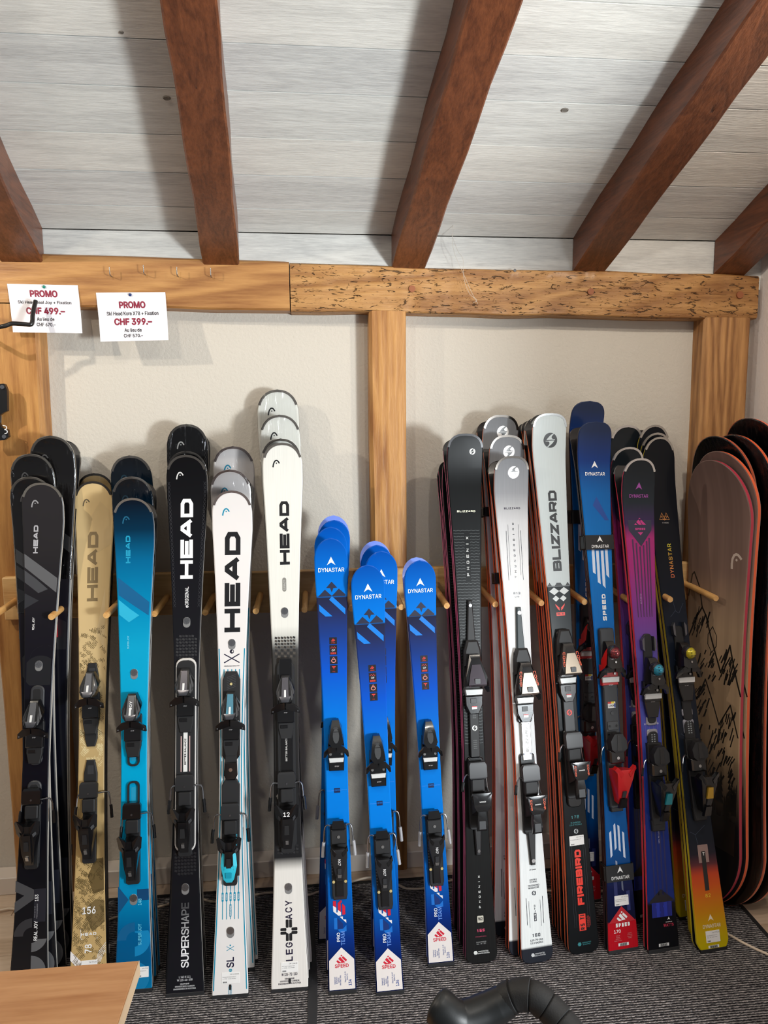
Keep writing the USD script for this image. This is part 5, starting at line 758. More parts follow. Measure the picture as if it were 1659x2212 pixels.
    toe_spx(K, 82.6, M('dome_teal', (40, 150, 180), .1, .4, coat=1.0)); heel_spx(K, 53.4, BLK, M('accent_teal', (18, 142, 160), .25, .4, coat=.6)); return K
def make_mc(L):
    K = Ski(L, (124, 82, 114), ramp_z('top_dusk', [(0, (190, 176, 8)), (.05, (196, 166, 8)), (.12, (200, 128, 14)), (.19, (206, 88, 30)), (.225, (196, 70, 38)), (.255, (92, 46, 52)), (.285, (36, 32, 44)), (.33, (24, 30, 40)), (1.0, (22, 29, 42)), (1.25, (16, 20, 29)), (1.6, (15, 18, 24))], L, .3, .4), (206, 188, 44), tail='clip', cap=(176, 170, 162, .5), prot=(20, 20, 22), tip=2.3, tiplen=.085)
    og = pr(206, 140, 70); K.dec('emblem', unary_union([Polygon(t).exterior.buffer(.06) for t in (((-1.9, 137.4), (-.85, 139.8), (.2, 137.4)), ((-.2, 137.4), (.85, 139.8), (1.9, 137.4)), ((-1.35, 138.6), (1.35, 138.6), (0, 137.2)))]), og); K.T('M-CROSS', .2, 136.3, .42, pr(180, 180, 180), 2.4)
    for i, c in enumerate('DYNASTAR'): K.T(c, .6, 117.9 + 1.5 * i, 1.35, pr(206, 108 + 12 * i, 70 - 3 * i), 1.25, 'u')
    K.dec('lightning', unary_union([line(p, .1) for p in ([(-2, 104), (0, 106), (1.4, 105.2), (3.4, 108.5)], [(.2, 106), (-.4, 109)], [(-3, 66), (-1, 64.5), (.6, 62.5), (2.8, 63)], [(-3.8, 35.6), (-2, 34.6), (1.8, 37.2)], [(-2, 34.6), (-1.6, 31.8)], [(-2.5, 90), (1.2, 87.5), (3, 90)])]), pr(60, 72, 96))
    K.dec('panel', rr(-1.8, 26.0, 1.9, 31.4), pr(150, 122, 116)); K.dec('label_print', rr(-.75, 17.7, .75, 29.4), pr(20, 20, 22), .07); K.T('T', .1, 28.6, .9, white, .8, lift=.1); small(K, 0, 23.5, ['M-CROSS 82 R'], .4, white, 'd', w=[5.0]); K.parts[-1] = K.parts[-1]; small(K, -.2, 18.8, ['SIZE', 'RADIUS'], .25, pr(180, 180, 180), w=[.7, 1.0])
    K.W('82', 0, 16.2, .95, 1.9, .24, pr(226, 186, 40), 'h') if False else K.T('82', 0, 16.2, 1.0, pr(228, 188, 40), 1.9); K.dec('emblem', chevron(0, 9.6, 1.1), pr(236, 222, 196)); K.T('DYNASTAR', .1, 7.3, 1.0, pr(236, 222, 196), 6.4); sticker(K, .1, 4.2, 5.0, 3.4, ["Ski Dynastar M-Cross 82 +", "Xp. K 10 GW"], "CHF 775.00"); K.dec('barcode', rr(-1.9, .9, 1.9, 1.7), white); K.dec('barcode_bars', unary_union([rr(-1.3 + .22 * k, .95, -1.16 + .22 * k, 1.65) for k in range(12)]), black, .08)
    K.add('toe_plate', puck(rr(-1.7, 70, 1.7, 101, 1.2), 0, .7, .25), BLM); K.add('heel_plate', puck(rr(-1.9, 39.5, 1.9, 70.0, 1.4), 0, .7, .25), BLM); cg = M('clear_plastic', (150, 150, 160), .1, .2, coat=1.0)
    K.add('clear_end', puck(rr(-2.0, 71.4, 2.0, 74, .8), 0, .5, .2), cg, 'toe_plate'); K.add('clear_end', puck(rr(-2.0, 65.6, 2.0, 70.6, .9), 0, .5, .2), cg, 'heel_plate'); K.add('foot', puck([(-2.2, 39), (2.2, 39), (2.5, 43), (-2.5, 43)], 0, 1.2, .3), BLM, 'heel_plate'); K.dec('scale_marks', unary_union([rr(u, s, u + .5, s + .35) for u in (-.7, .2) for s in np.arange(66, 69.6, .7)]), pr(150, 156, 160), hf=lambda u, s: .75); K.parts[-1] = ('heel_plate',) + K.parts[-1][1:]
    toe_spx(K, 87.0, M('dome_yellow', (206, 190, 40), .12, .4, coat=1.0)); heel_spx(K, 53.8, BLK, M('accent_gold', (206, 164, 50), .25, .6, coat=.6)); return K

# ------------------------------------------------------------------ setting the skis against the rack
FLOOR = 0.0085
def frame(tip, K, lean, twist=0.0, c=CURVE):
    """tail point K on the carpet, lean from the vertical in degrees, tip direction through the photograph's tip"""
    a = math.radians(lean); n = np.array([0, math.cos(a), -math.sin(a)]); d = ray(*tip); K = np.array(K); K2 = K - n * c
    Tp = EYE + d * (((K2 - EYE) @ n) / (d @ n)); e = Tp - K; m = np.linalg.norm(e); e = e / m; L = math.sqrt(m * m - c * c); al = math.atan2(c, L)
    N = np.array([math.sin(math.radians(twist)), -math.cos(math.radians(twist)), 0]); N = N - (N @ e) * e; N /= np.linalg.norm(N)
    Z = math.cos(al) * e - math.sin(al) * N; Y = -(math.cos(al) * N + math.sin(al) * e); X = np.cross(Y, Z)
    return K, X, Y, Z, L
def mat(K, X, Y, Z, k=1.0):
    m = np.eye(4); m[0, :3], m[1, :3], m[2, :3], m[3, :3] = X * k, Y * k, Z * k, K; return m
def ref(proto, m4, **k):
    p = xf('ski', m4, **k); pr_ = stage.GetPrimAtPath(p); pr_.GetReferences().AddInternalReference(proto); pr_.SetInstanceable(True)
    return p
WRAP = usdkit.material(stage, LOOKS + 'shrink_film', {'t': ('texture_coordinate', {}), 'mp': ('mapping', {'scale': (60, 60, 9)}), 'n': ('noise_texture', {'scale': 1.0, 'detail': 4.0, 'distortion': 1.2}), 'b': ('bump', {'strength': 1.0, 'distance': 0.004}),
    'f': ('fresnel', {'IOR': 1.5}), 'tr': ('transparent_bsdf', {'color': (0.97, 0.97, 0.97)}), 'g': ('glossy_bsdf', {'roughness': 0.08, 'color': (1, 1, 1)}), 'm': ('mix_closure', {})},
    [('t.object', 'mp.vector'), ('mp.vector', 'n.vector'), ('n.fac', 'b.height'), ('b.normal', 'g.normal'), ('f.fac', 'm.fac'), ('tr.BSDF', 'm.closure1'), ('g.BSDF', 'm.closure2')], surface='m.closure')
def film(K, length=0.42):
    s0 = K.L - length; a, k = K.ring(0.0012, s0=s0, n=60); b, _ = K.ring(-0.003, s0=s0, n=60); b[:, 1] = np.minimum(b[:, 1], K.L - .003)
    return cat([K.fill(K.p3(b, -0.0022), k), K.strip(K.p3(b, -0.0022), K.p3(a, -0.0006), False), K.strip(K.p3(a, -0.0006), K.p3(a, K.th * 0.6), False)])
RAIL = 1.09
def column(make, tip, tail, twist, label, group, rears=(), mates=(), wrap=False, lean=12.8, mate_label='', args=(), step=0.064, lim=2.475, mate_dz=0.0):
    """front ski with its binding, the skis stacked behind it (toward the wall) and the skis mated base to base with them.
    rears: (tip px, tail px or None, 'full' or 'plain', label); mates: for each pair in turn a label or None"""
    K0 = at_z(*tail, FLOOR); fr = frame(tip, K0, lean, twist); K = make(fr[4], *args)
    full = K.build(mat(*fr[:4]), True, label=label, cat='ski', group=group); plain = None; out = [(fr, 1.0)]
    y_r = K0[1] + math.tan(math.radians(lean)) * RAIL
    jobs = []
    for i, (tp, tl, kind, lb) in enumerate(rears):
        Kr = at_z(*tl, FLOOR) if tl else K0 + np.array([0, 0.07 * (i + 1), 0])
        ry = min(y_r + step * (i + 1), 2.392 - 2 * K.th - 0.012); ry = min(ry, Kr[1] + (lim - 2 * K.th - Kr[1]) * RAIL / (fr[4] * .99 + .03 * i)); ln = math.degrees(math.atan2(ry - Kr[1], RAIL)); f = frame(tp, Kr, ln, twist); k = f[4] / fr[4]
        jobs.append((f, k, kind, lb)); out.append((f, k))
    for i, lb in enumerate(mates):
        if lb:
            f, k = out[i]; kk, X, Y, Z, L = f; off = (2 * K.th + 0.003) * k
            jobs.append(((kk + Y * off + Z * mate_dz, -X, -Y, Z, L), k, 'plain', lb))
    for f, k, kind, lb in jobs:
        m4 = mat(*f[:4], k)
        if kind == 'full': ref(full, m4, label=lb, cat='ski', group=group)
        elif plain is None:
            if wrap: K.parts.append(('', 'shrink_wrap', film(K), WRAP, 40))
            plain = K.build(m4, False, label=lb, cat='ski', group=group)
        else: ref(plain, m4, label=lb, cat='ski', group=group)
    return K, out
S = 'skis leaning in rows against the wall rack'
C = {}
C['rj'] = column(make_rj, (88, 1043), (61, 2134), 0, 'black ski with grey chevron bands and small grey lettering, front of the leftmost stack', S, [
    ((62, 1030), (82, 2118), 'plain', 'black wrapped ski just behind the leftmost front ski, its tip peeking out on the left'),
    ((64, 981), (100, 2096), 'plain', 'black wrapped ski with a rounded tip, middle height in the leftmost stack'),
    ((109, 942), (112, 2068), 'plain', 'black wrapped ski with the highest tip of the leftmost stack')],
    [None, None, None, 'black ski mated behind the highest ski of the leftmost stack'], wrap=True, lim=2.415, step=0.0185)
C['kore'] = column(make_kore, (199, 1040), (190, 2135), 0, 'sand coloured ski with brown hatching and the number 156', S, [((203, 1023), (195, 2112), 'plain', 'sand coloured ski in clear film directly behind the hatched sand ski')], ['sand ski mated back to back with the hatched sand ski', None], wrap=True, lean=16.3, step=0.04)
C['sj'] = column(make_sj, (285, 1076), (288, 2143), 0, 'teal blue ski with darker chevron and the number 148', S, [
    ((283, 1030), (296, 2118), 'plain', 'teal ski in clear film, middle tip of the teal stack'), ((280, 985), (303, 2096), 'plain', 'teal ski in clear film with the highest tip of the teal stack')], ['ski mated back to back with the front teal ski', 'ski mated behind the middle teal ski', None], wrap=True)
C['ss'] = column(make_ss, (401, 983), (399, 2150), 0, 'black ski with large white lettering running up it and a white rimmed binding plate', S, [
    ((402, 975), (399, 2130), 'plain', 'black wrapped ski close behind the black ski with large white lettering'), ((403, 917), (400, 2106), 'plain', 'black wrapped ski with the highest tip, behind the black ski with large white lettering')], [None, None, 'ski mated behind the highest black wrapped ski next to the teal stack'], wrap=True)
C['esl'] = column(make_esl, (500, 1060), (497, 2154), 0, 'white ski with huge black lettering, teal pinstripes and a cyan heel lever', S, [
    ((496, 1015), (511, 2098), 'plain', 'white wrapped ski, middle tip behind the ski with the cyan heel lever'), ((503, 965), (517, 2081), 'plain', 'white wrapped ski, highest tip behind the ski with the cyan heel lever')], [None, 'white ski mated behind the middle one of the stack with the cyan heel lever', None], wrap=True)
C['leg'] = column(make_leg, (609, 957), (626, 2140), 0, 'pearl white ski with a black cross emblem near its tail', S, [
    ((606, 948), (627, 2122), 'plain', 'pearl white wrapped ski close behind the ski with the black cross emblem'), ((604, 897), (629, 2104), 'plain', 'pearl white wrapped ski with the second highest tip of the tallest white stack'), ((599, 843), (631, 2088), 'plain', 'pearl white wrapped ski with the highest tip of all the white skis')], ['ski mated back to back with the ski with the black cross emblem', None, None, None], wrap=True, step=0.05)
C['bA'] = column(make_kid, (714, 1162), (740, 2145), 0, 'short blue ski with dark mountain print marked 134, left of the three blue columns', S, [
    ((714, 1138), (734, 2100), 'plain', 'short blue ski just behind the one marked 134'), ((722, 1123), (715, 2034), 'full', 'short blue ski at the back of the left blue column, white tail showing left')], [None, None, 'blue ski showing its pale underside at the top of the left blue column'], args=(134,), mate_dz=0.016)
C['bB'] = column(make_kid, (793, 1220), (843, 2147), 0, 'short blue ski with dark mountain print, front of the middle blue column, lowest tip', S, [
    ((824, 1190), (838, 2080), 'full', 'short blue ski behind to the right in the middle blue column, half its lettering hidden'), ((814, 1177), (832, 2050), 'plain', 'short blue ski at the back of the middle blue column')], [None, None, 'blue ski with pale underside showing at the top of the middle blue column'], args=(126,), step=0.075, mate_dz=0.016)
C['bC'] = column(make_kid, (907, 1210), (953, 2085), 0, 'short blue ski with dark mountain print, rightmost of the three blue columns', S, [], ['blue ski with pale underside peeking out left of the rightmost short blue ski'], args=(127,), mate_dz=0.012)
C['ph'] = column(make_ph, (1007, 937), (1041, 2081), 4, 'black ski with thin spaced white lettering and pink edges', S, [
    ((994, 985), (1026, 2046), 'plain', 'black ski with a pink edge, second from the front in the pink edged stack'), ((989, 1000), (1012, 2012), 'plain', 'black ski with a pink edge, nearest the wall in the pink edged stack')], ['black ski mated back to back with the front pink edged ski', 'black ski mated behind the second pink edged ski', 'black ski mated behind the pink edged ski nearest the wall'])
C['r13'] = column(make_r13, (1108, 985), (1162, 2080), 7, 'silver white ski with fine dark pinstripes and a champagne toe binding', S, [
    ((1098, 940), (1136, 2064), 'plain', 'silver ski with orange edge, middle tip of the silver stack'), ((1085, 897), (1104, 2022), 'plain', 'silver ski with the highest tip of the silver stack')], ['ski mated back to back with the front silver ski', 'ski mated behind the middle silver ski', 'ski mated behind the highest silver ski'])
C['fb'] = column(make_fb, (1190, 893), (1263, 2060), 7, 'light grey and black ski with big black lettering above and red lettering below', S, [
    ((1180, 895), (1247, 2038), 'plain', 'light grey ski with orange edge second in the red lettered stack'), ((1170, 901), (1234, 2014), 'plain', 'light grey ski with orange edge, nearest the wall in the red lettered stack')], ['ski mated back to back with the front ski with red lettering', 'ski mated behind the second ski of the red lettered stack', 'ski mated behind the wall side ski of the red lettered stack'])
C['sp'] = column(make_sp, (1289, 910), (1348, 2055), 7, 'royal blue ski with white stripes and a red tail held by two black straps', S, [
    ((1275, 866), (1268, 1950), 'full', 'royal blue ski at the wall with the highest tip, left of the strapped ski')], ['ski mated back to back with the strapped royal blue ski', None], step=0.13)
C['wt'] = column(make_wt, (1386, 990), (1435, 2054), 7, 'black ski fading through pink stripes to violet and blue, teal toe dome', S, [
    ((1361, 966), (1394, 1990), 'full', 'pink and violet striped ski behind the front one, its lower half dark blue'), ((1358, 919), (1388, 1962), 'plain', 'pink and violet striped ski with the highest black tip of its stack')], ['ski mated back to back with the front pink striped ski', None, None], step=0.085)
C['mc'] = column(make_mc, (1427, 944), (1543, 2054), 7, 'dark navy ski fading to orange and yellow at its tail, yellow toe dome', S, [
    ((1421, 935), (1526, 2024), 'plain', 'navy ski with yellow edge, second in the stack with the yellow tail'), ((1416, 918), (1496, 1982), 'plain', 'navy ski with yellow edge, nearest the wall in the stack with the yellow tail')], ['ski mated back to back with the yellow tailed ski', None, 'ski mated behind the wall side yellow edged ski'], lean=17.2, step=0.045)

def strap(col, i, s, w, color, label, text=None, pair=True):
    K, fr = C[col]; f, k = fr[i]; p = xf('ski_strap', mat(*f[:4], k), label=label, cat='strap', group=None); h = float(K.hw(s)) + .003; d = (2 * K.th + .008) if pair else K.th + .003
    m = M('strap_%d_%d_%d' % color, color, .7, bump=(400, .2, .001)); sh = Polygon([(-h, -.0035), (h, -.0035), (h, d), (-h, d)]).buffer(.002, 3); r_ = trimesh.creation.extrude_polygon(sh.difference(sh.buffer(-.0018)), w, engine='earcut'); v = np.array(r_.vertices)
    obj('band', trimesh.Trimesh(np.stack([v[:, 0], v[:, 1], v[:, 2] + s - w / 2], 1), r_.faces, process=False), m, p)
    obj('buckle', box(-h - .007, -h - .0005, -.002, .02, s - w / 2 + .002, s + w / 2 - .002, .002), BLK, p)
    if text:
        t = Ski(K.L, K.dims, None, K.side); y0 = -.0058
        t.dec('emblem', chevron(0, s * 100 + .95, 1.15), white, hf=lambda a, b: .58); t.T('DYNASTAR', 0, s * 100 - 1.35, .95, white, 6.2, hf=lambda a, b: .58)
        for _, nm, ms, mt, sm in t.parts: obj(nm, ms, mt, p)
strap('sp', 0, 1.287, .048, (26, 27, 29), 'black strap with white lettering round the upper part of the royal blue ski', True)
strap('sp', 0, .238, .05, (26, 27, 29), 'black strap with white lettering round the lower part of the royal blue ski', True)
strap('rj', 2, .99, .075, (176, 24, 36), 'red strap round the skis behind the leftmost black ski')
strap('r13', 1, 1.12, .035, (22, 22, 24), 'black strap round the silver skis, just above a rack peg')
strap('r13', 2, 1.27, .03, (22, 22, 24), 'black strap high on the silver skis nearest the wall')
strap('sp', 1, 1.3, .045, (22, 22, 24), 'black strap on the royal blue ski at the wall')

# ------------------------------------------------------------------ snowboards
class Board(Ski):
    taper = False
    def hw(self, s):
        L = self.L; s = np.asarray(s, float); ws, ww, wt = [d / 2000.0 for d in self.dims]; t = np.abs(s - L / 2) / (L / 2 - .2); h = ww + (ws - ww) * np.clip(t, 0, 1) ** 1.8
        q = np.clip((s - (L - .2)) / .2, 0, 1); r_ = np.clip((.2 - s) / .2, 0, 1); return h * np.clip(1 - np.maximum(q, r_) ** 2.15, 1e-4, 1) ** (1 / 2.1)
    def y(self, s):
        s = np.asarray(s, float); return -.05 * np.clip((s - (self.L - .24)) / .24, 0, 1) ** 2 - .045 * np.clip((.22 - s) / .22, 0, 1) ** 2
    def ring(self, out=0.0, n=110, s0=0.0, s1=None):
        L = self.L; s = L / 2 - L / 2 * np.cos(np.linspace(0, np.pi, n)); s = np.unique(np.concatenate([s, np.linspace(.24, L - .24, 20)])); h = self.hw(s); h[0] = h[-1] = .001
        l = np.stack([-h, s], 1); p = np.vstack([l, (l * [-1, 1])[::-1]]); d = np.roll(p, -1, 0) - np.roll(p, 1, 0); d /= np.linalg.norm(d, axis=1, keepdims=True) + 1e-12
        return p + np.stack([-d[:, 1], d[:, 0]], 1) * out, len(s)
def board_mat(name, stops, L, grain): return ramp_z(name, stops, L, .32, .3, grain)
def art(B, seed):
    rg = np.random.default_rng(seed); ink = pr(30, 28, 27)
    B.dec('emblem', mv(arch(0, 0, 1), 8.2, 119, 2.2, 12), pr(196, 180, 168))
    ridge = [(-12, 88), (-8, 97), (-5.5, 101), (-3.5, 98), (-1.5, 92), (1, 86), (3.5, 80), (5.5, 85), (7, 90), (8.6, 84), (10.5, 78), (12, 74)]; B.dec('ridge_line', line(ridge, .6), ink)
    B.dec('ridge_line', line([(-12, 104), (-10.5, 112), (-9.6, 113), (-7, 108), (-5.5, 101)], .5), ink); B.dec('ridge_line', line([(-12, 62), (-9, 71), (-6.5, 68), (-3, 76), (0, 70), (3.5, 62), (8, 70), (11.5, 60)], .5), ink)
    hs = []
    for cx, cy, k, a in ((-5.5, 97, 9, 65), (6.8, 84, 12, 60), (-4, 70, 10, 50), (3, 58, 12, 62), (-7, 56, 10, 48), (8, 50, 9, 58), (-2, 82, 8, 55), (0, 46, 10, 60), (7, 64, 8, 66)):
        for i in range(k * 2):
            x, y = cx + rg.uniform(-3.6, 3.6), cy + rg.uniform(-4.6, 4.6); l = rg.uniform(1.6, 5.6); t = math.radians(a + rg.uniform(-12, 12)); hs.append(line([(x, y), (x - l * math.cos(t) * .6, y - l * math.sin(t))], rg.uniform(.3, .62)))
    B.dec('sketch_hatching', unary_union(hs), ink)
    B.dec('badge', Polygon([(-2.5, 92), (-.6, 95), (1.3, 92), (1.3, 88.6), (-.6, 86), (-2.5, 88.6)]).exterior.buffer(.14), ink); B.W('KORN', -.6, 90.2, 1.2, 2.8, .2, ink, 'h') if False else None
    tr = []
    for i in range(26):
        x, y, h = -11.4 + i * .92, 30 + rg.uniform(-4, 6), rg.uniform(6, 13)
        for j in range(5): q = h * (1 - j / 5.5); w = .45 + .32 * j; tr.append(P((x - w, y + q - 2.6), (x, y + q), (x + w, y + q - 2.6)))
    B.dec('pine_trees', unary_union(tr + [rr(-11.6, 20, 11.6, 31)]).intersection(rr(-11.8, 12, 11.8, 60)), ink)
def board(i, ctr, top, L_, rim, make_top, base, label, has_art):
    B0 = np.array(ctr); T0 = np.array(top); Z = T0 - B0; L = np.linalg.norm(Z); Z = Z / L; w = np.array([.26, -.965, 0]); X = w - (w @ Z) * Z; X /= np.linalg.norm(X); Y = np.cross(Z, X)
    B = Board(L, (272, 238, 268), make_top(L), rim, base, th=.015, prot=None, side_rough=.45)
    if has_art: art(B, 40 + i)
    p = xf('snowboard', mat(B0, X, Y, Z), label=label, cat='snowboard', group='snowboards leaning in the right corner'); B.body(p)
    for _, nm, ms, mt, sm in B.parts: obj(nm, ms, mt, p)
    if i >= 2: obj('shrink_wrap', cat([B.fill(B.p3(B.ring(-.004)[0], -.0016), B.ring()[1]), B.strip(B.p3(B.ring(-.004)[0], -.0016), B.p3(B.ring(.0012)[0], .001)), B.strip(B.p3(B.ring(.0012)[0], .001), B.p3(B.ring(.0012)[0], .008))]), WRAP, p, smooth=40)
brown = lambda n, d: (lambda L: board_mat(n, [(0, (20, 21, 24)), (.3, (24, 25, 28)), (.40, (86, 72, 60)), (.56, (168, 142, 112)), (.95, (166, 140, 114)), (1.15, (128, 104, 94)), (1.5, (118, 96, 90))], L, (d, 26, 1.2)))
dark = lambda n, c: (lambda L: board_mat(n, [(0, (72, 58, 50)), (.25, (66, 54, 48)), (.45, c), (1.6, c)], L, (.1, 30, 1.2)))
board(0, (1.326, 2.158, FLOOR), (1.378, 2.300, 1.525), 1.5, (186, 52, 74), brown('board_brown', .22), (24, 24, 26), 'brown woodgrain snowboard with a mountain drawing, frontmost with a crimson rim', True)
board(1, (1.346, 2.154, FLOOR), (1.400, 2.300, 1.555), 1.5, (240, 104, 58), brown('board_brown_b', .22), (24, 24, 26), 'brown snowboard with an orange rim directly behind the crimson rimmed one', True)
board(2, (1.362, 2.180, FLOOR), (1.408, 2.338, 1.605), 1.5, (206, 104, 70), dark('board_black', (14, 17, 22)), (20, 20, 22), 'black snowboard whose tip rises farthest left behind the brown snowboards', False)
board(3, (1.400, 2.140, FLOOR), (1.452, 2.300, 1.61), 1.5, (246, 112, 60), dark('board_black_b', (12, 14, 20)), (20, 20, 22), 'black wrapped snowboard with a bright orange rim, second from the right wall', False)
board(4, (1.450, 2.140, FLOOR), (1.505, 2.305, 1.665), 1.5, (246, 110, 58), dark('board_black_c', (12, 14, 20)), (20, 20, 22), 'black wrapped snowboard with an orange rim, nearest the right wall and tallest', False)

# ------------------------------------------------------------------ signs, hooks and small things
m_paper = M('paper', (232, 230, 236), .7); crimson = M('ink_crimson', (136, 24, 56), .6); ink = M('ink_black', (24, 22, 30), .6)
def sign(tl, tr_, br, bl, rows, label, out):
    c = [at_y(*q, y) for q, y in ((tl, 2.4285), (tr_, 2.4285), (br, 2.43 - out), (bl, 2.43 - out))]
    def at(u, v):
        e = out * 0.55 * math.sin(math.pi * min(v, 1)) * .3; p = (1 - v) * ((1 - u) * c[0] + u * c[1]) + v * ((1 - u) * c[3] + u * c[2]); return p + np.array([0, e - .012 * v * math.sin(math.pi * u) * .2, 0])
    n = 12; V = [at(i / n, j / n) + np.array([0, o, 0]) for o in (0, .0004) for j in range(n + 1) for i in range(n + 1)]; F = []; k = (n + 1) ** 2
    for j in range(n):
        for i in range(n):
            a = j * (n + 1) + i; F += [[a, a + n + 1, a + 1], [a + 1, a + n + 1, a + n + 2], [k + a, k + a + 1, k + a + n + 1], [k + a + 1, k + a + n + 2, k + a + n + 1]]
    for i in range(n):
        a, b = i, n * (n + 1) + i; F += [[a, a + 1, k + a], [a + 1, k + a + 1, k + a], [b, k + b, b + 1], [b + 1, k + b, k + b + 1]]
    p = xf('price_sign', label=label, cat='sign'); obj('sheet', trimesh.Trimesh(np.array(V), np.array(F), process=False), m_paper, p, smooth=40)
    wd, ht = np.linalg.norm(c[1] - c[0]), np.linalg.norm(c[3] - c[0])
    for t, u, v, h, w, mt in rows:
        q, f = inter(t, True); lo, hi = q.min(0), q.max(0); q = (q - (lo + hi) / 2) / (hi - lo); fat = [(0, 0)] if mt is ink else [(-.0035, 0), (.0035, 0), (0, .005), (0, -.005)]
        P3 = np.array([at(u + da + a * w, v + db - b * h) for da, db in fat for a, b in q]); f = np.vstack([f + len(q) * i for i in range(len(fat))]); P3[:, 1] -= np.repeat(np.arange(len(fat)) * 5e-5, len(q)); P3[:, 1] -= .0006; obj('lettering', trimesh.Trimesh(P3, f, process=False), mt, p)
    return at
a1 = sign((15, 613), (168, 616), (178, 720), (28, 718), [('PROMO', .50, .19, .135, .385, crimson), ('Ski Head Real Joy + Fixation', .50, .375, .078, .76, ink), ('CHF 499.–', .50, .545, .135, .55, crimson), ('Au lieu de', .49, .715, .075, .25, ink), ('CHF 670.–', .49, .83, .072, .27, ink)], 'white paper price sign reading 499, pinned left and partly behind a black hook', .020)
a2 = sign((207, 632), (357, 631), (364, 735), (217, 738), [('PROMO', .505, .255, .135, .375, crimson), ('Ski Head Kore X78 + Fixation', .50, .43, .078, .75, ink), ('CHF 399.–', .50, .60, .135, .545, crimson), ('Au lieu de', .49, .775, .075, .25, ink), ('CHF 570.–', .49, .89, .072, .28, ink)], 'white paper price sign reading 399, pinned right of the other sign', .026)
for at_, u, col, lb in ((a1, .52, (10, 128, 110), 'green push pin holding the 499 price sign'), (a2, .49, (24, 52, 110), 'navy push pin holding the 399 price sign')):
    pin = trimesh.creation.revolve(np.array([[0, 0], [.0048, 0], [.0052, .0015], [.0042, .0042], [0, .005]]), sections=18); pin.apply_transform(trimesh.transformations.rotation_matrix(math.pi / 2, [1, 0, 0])); pin.apply_translation(at_(u, .05) + np.array([0, -.001, 0])); obj('push_pin', pin, M('pin_%d' % col[0], col, .3, coat=.5), smooth=30, label=lb, cat='pin')
hk = spline([at_y(-46, 714, 2.436), at_y(-44, 713, 2.36), at_y(-34, 712, 2.325), at_y(0, 706, 2.33), at_y(14, 703, 2.335), at_y(26, 699, 2.34), at_y(50, 700, 2.35), at_y(66, 701, 2.355), at_y(70, 694, 2.36), at_y(71, 678, 2.372), at_y(77, 650, 2.395)], 6)
obj('wall_hook', tube(hk, .0068, 12), M('hook_black', (22, 22, 23), .3, coat=.4), smooth=50, label='black bent rod hook in front of the 499 price sign', cat='hook')
for i, (x, y) in enumerate(((237, 586), (310, 582), (382, 586), (455, 588))):
    q = at_y(x, y, 2.405); pts = spline([[q[0], 2.434, q[2] - .012], [q[0], 2.418, q[2] - .012], [q[0], 2.407, q[2] - .011], [q[0], 2.404, q[2] - .004], [q[0], 2.404, q[2] + .013]], 5)
    obj('screw_hook', tube(pts, .0016, 8), M('hook_zinc', (150, 150, 150), .35, .9), smooth=50, label='small zinc screw hook in the left lintel, ' + ('first from the left', 'second from the left', 'third from the left', 'nearest the beam joint')[i], cat='hook', group='screw hooks in the lintel')
sc = trimesh.creation.cylinder(.005, .003, sections=16, transform=trimesh.transformations.rotation_matrix(math.pi / 2, [1, 0, 0])); sc.apply_translation(at_y(1112, 584, 2.428)); obj('screw', sc, CHR, label='bright screw head in the top edge of the worm-eaten lintel', cat='screw')
for pts, lb in (([(986, 430), (978, 500), (980, 540), (992, 572), (1005, 600), (1018, 630), (1032, 656)], 'long pale thread hanging over the worm-eaten lintel'), ([(975, 505), (988, 540), (1000, 560), (1002, 600), (1014, 634), (1030, 648), (1022, 654)], 'short curled pale thread beside the longer one on the lintel')):
    obj('thread', tube(spline([at_y(x, y, 2.405 if y > 565 else 2.40) for x, y in pts], 8), .0006, 5), M('thread_clear', (206, 200, 190), .4), label=lb, cat='thread')
lk = xf('folding_lock', label='black folding bicycle lock hanging on the left post', cat='lock')
def plate(px, y, t):
    P2 = Polygon([tuple(at_y(a, b, y)[[0, 2]]) for a, b in px]).buffer(.004, 4); m = trimesh.creation.extrude_polygon(P2, t, engine='earcut'); v = np.array(m.vertices); return trimesh.Trimesh(np.stack([v[:, 0], y + v[:, 2] * -1, v[:, 1]], 1), np.array(m.faces)[:, ::-1], process=False)
q = at_y(-6, 838, 2.41); obj('bracket', box(q[0] - .012, q[0] + .012, 2.395, 2.434, q[2] - .012, q[2] + .012, .002), BLM, lk)
pl = M('lock_black', (14, 14, 16), .35, coat=.4)
obj('link', plate([(-20, 834), (12, 832), (16, 842), (17, 886), (10, 889), (0, 896), (-2, 912), (6, 926), (18, 930), (20, 942), (12, 948), (-20, 950)], 2.395, .014), pl, lk); obj('link', plate([(-24, 850), (2, 850), (0, 915), (-24, 915)], 2.41, .01), M('lock_blue', (70, 96, 118), .4), lk)
for x, y in ((5, 836), (9, 943)): q = at_y(x, y, 2.379); c = trimesh.creation.cylinder(.0065, .004, sections=16, transform=trimesh.transformations.rotation_matrix(math.pi / 2, [1, 0, 0])); c.apply_translation(q); obj('rivet', c, CHR, lk)
mk = [at_y(x, y, 2.3785) for x, y in ((6, 919), (13, 921), (14, 926), (10, 928), (15, 930), (15, 935), (10, 937))]; obj('lettering', tube(spline(mk, 5), .0014, 6), white, lk)
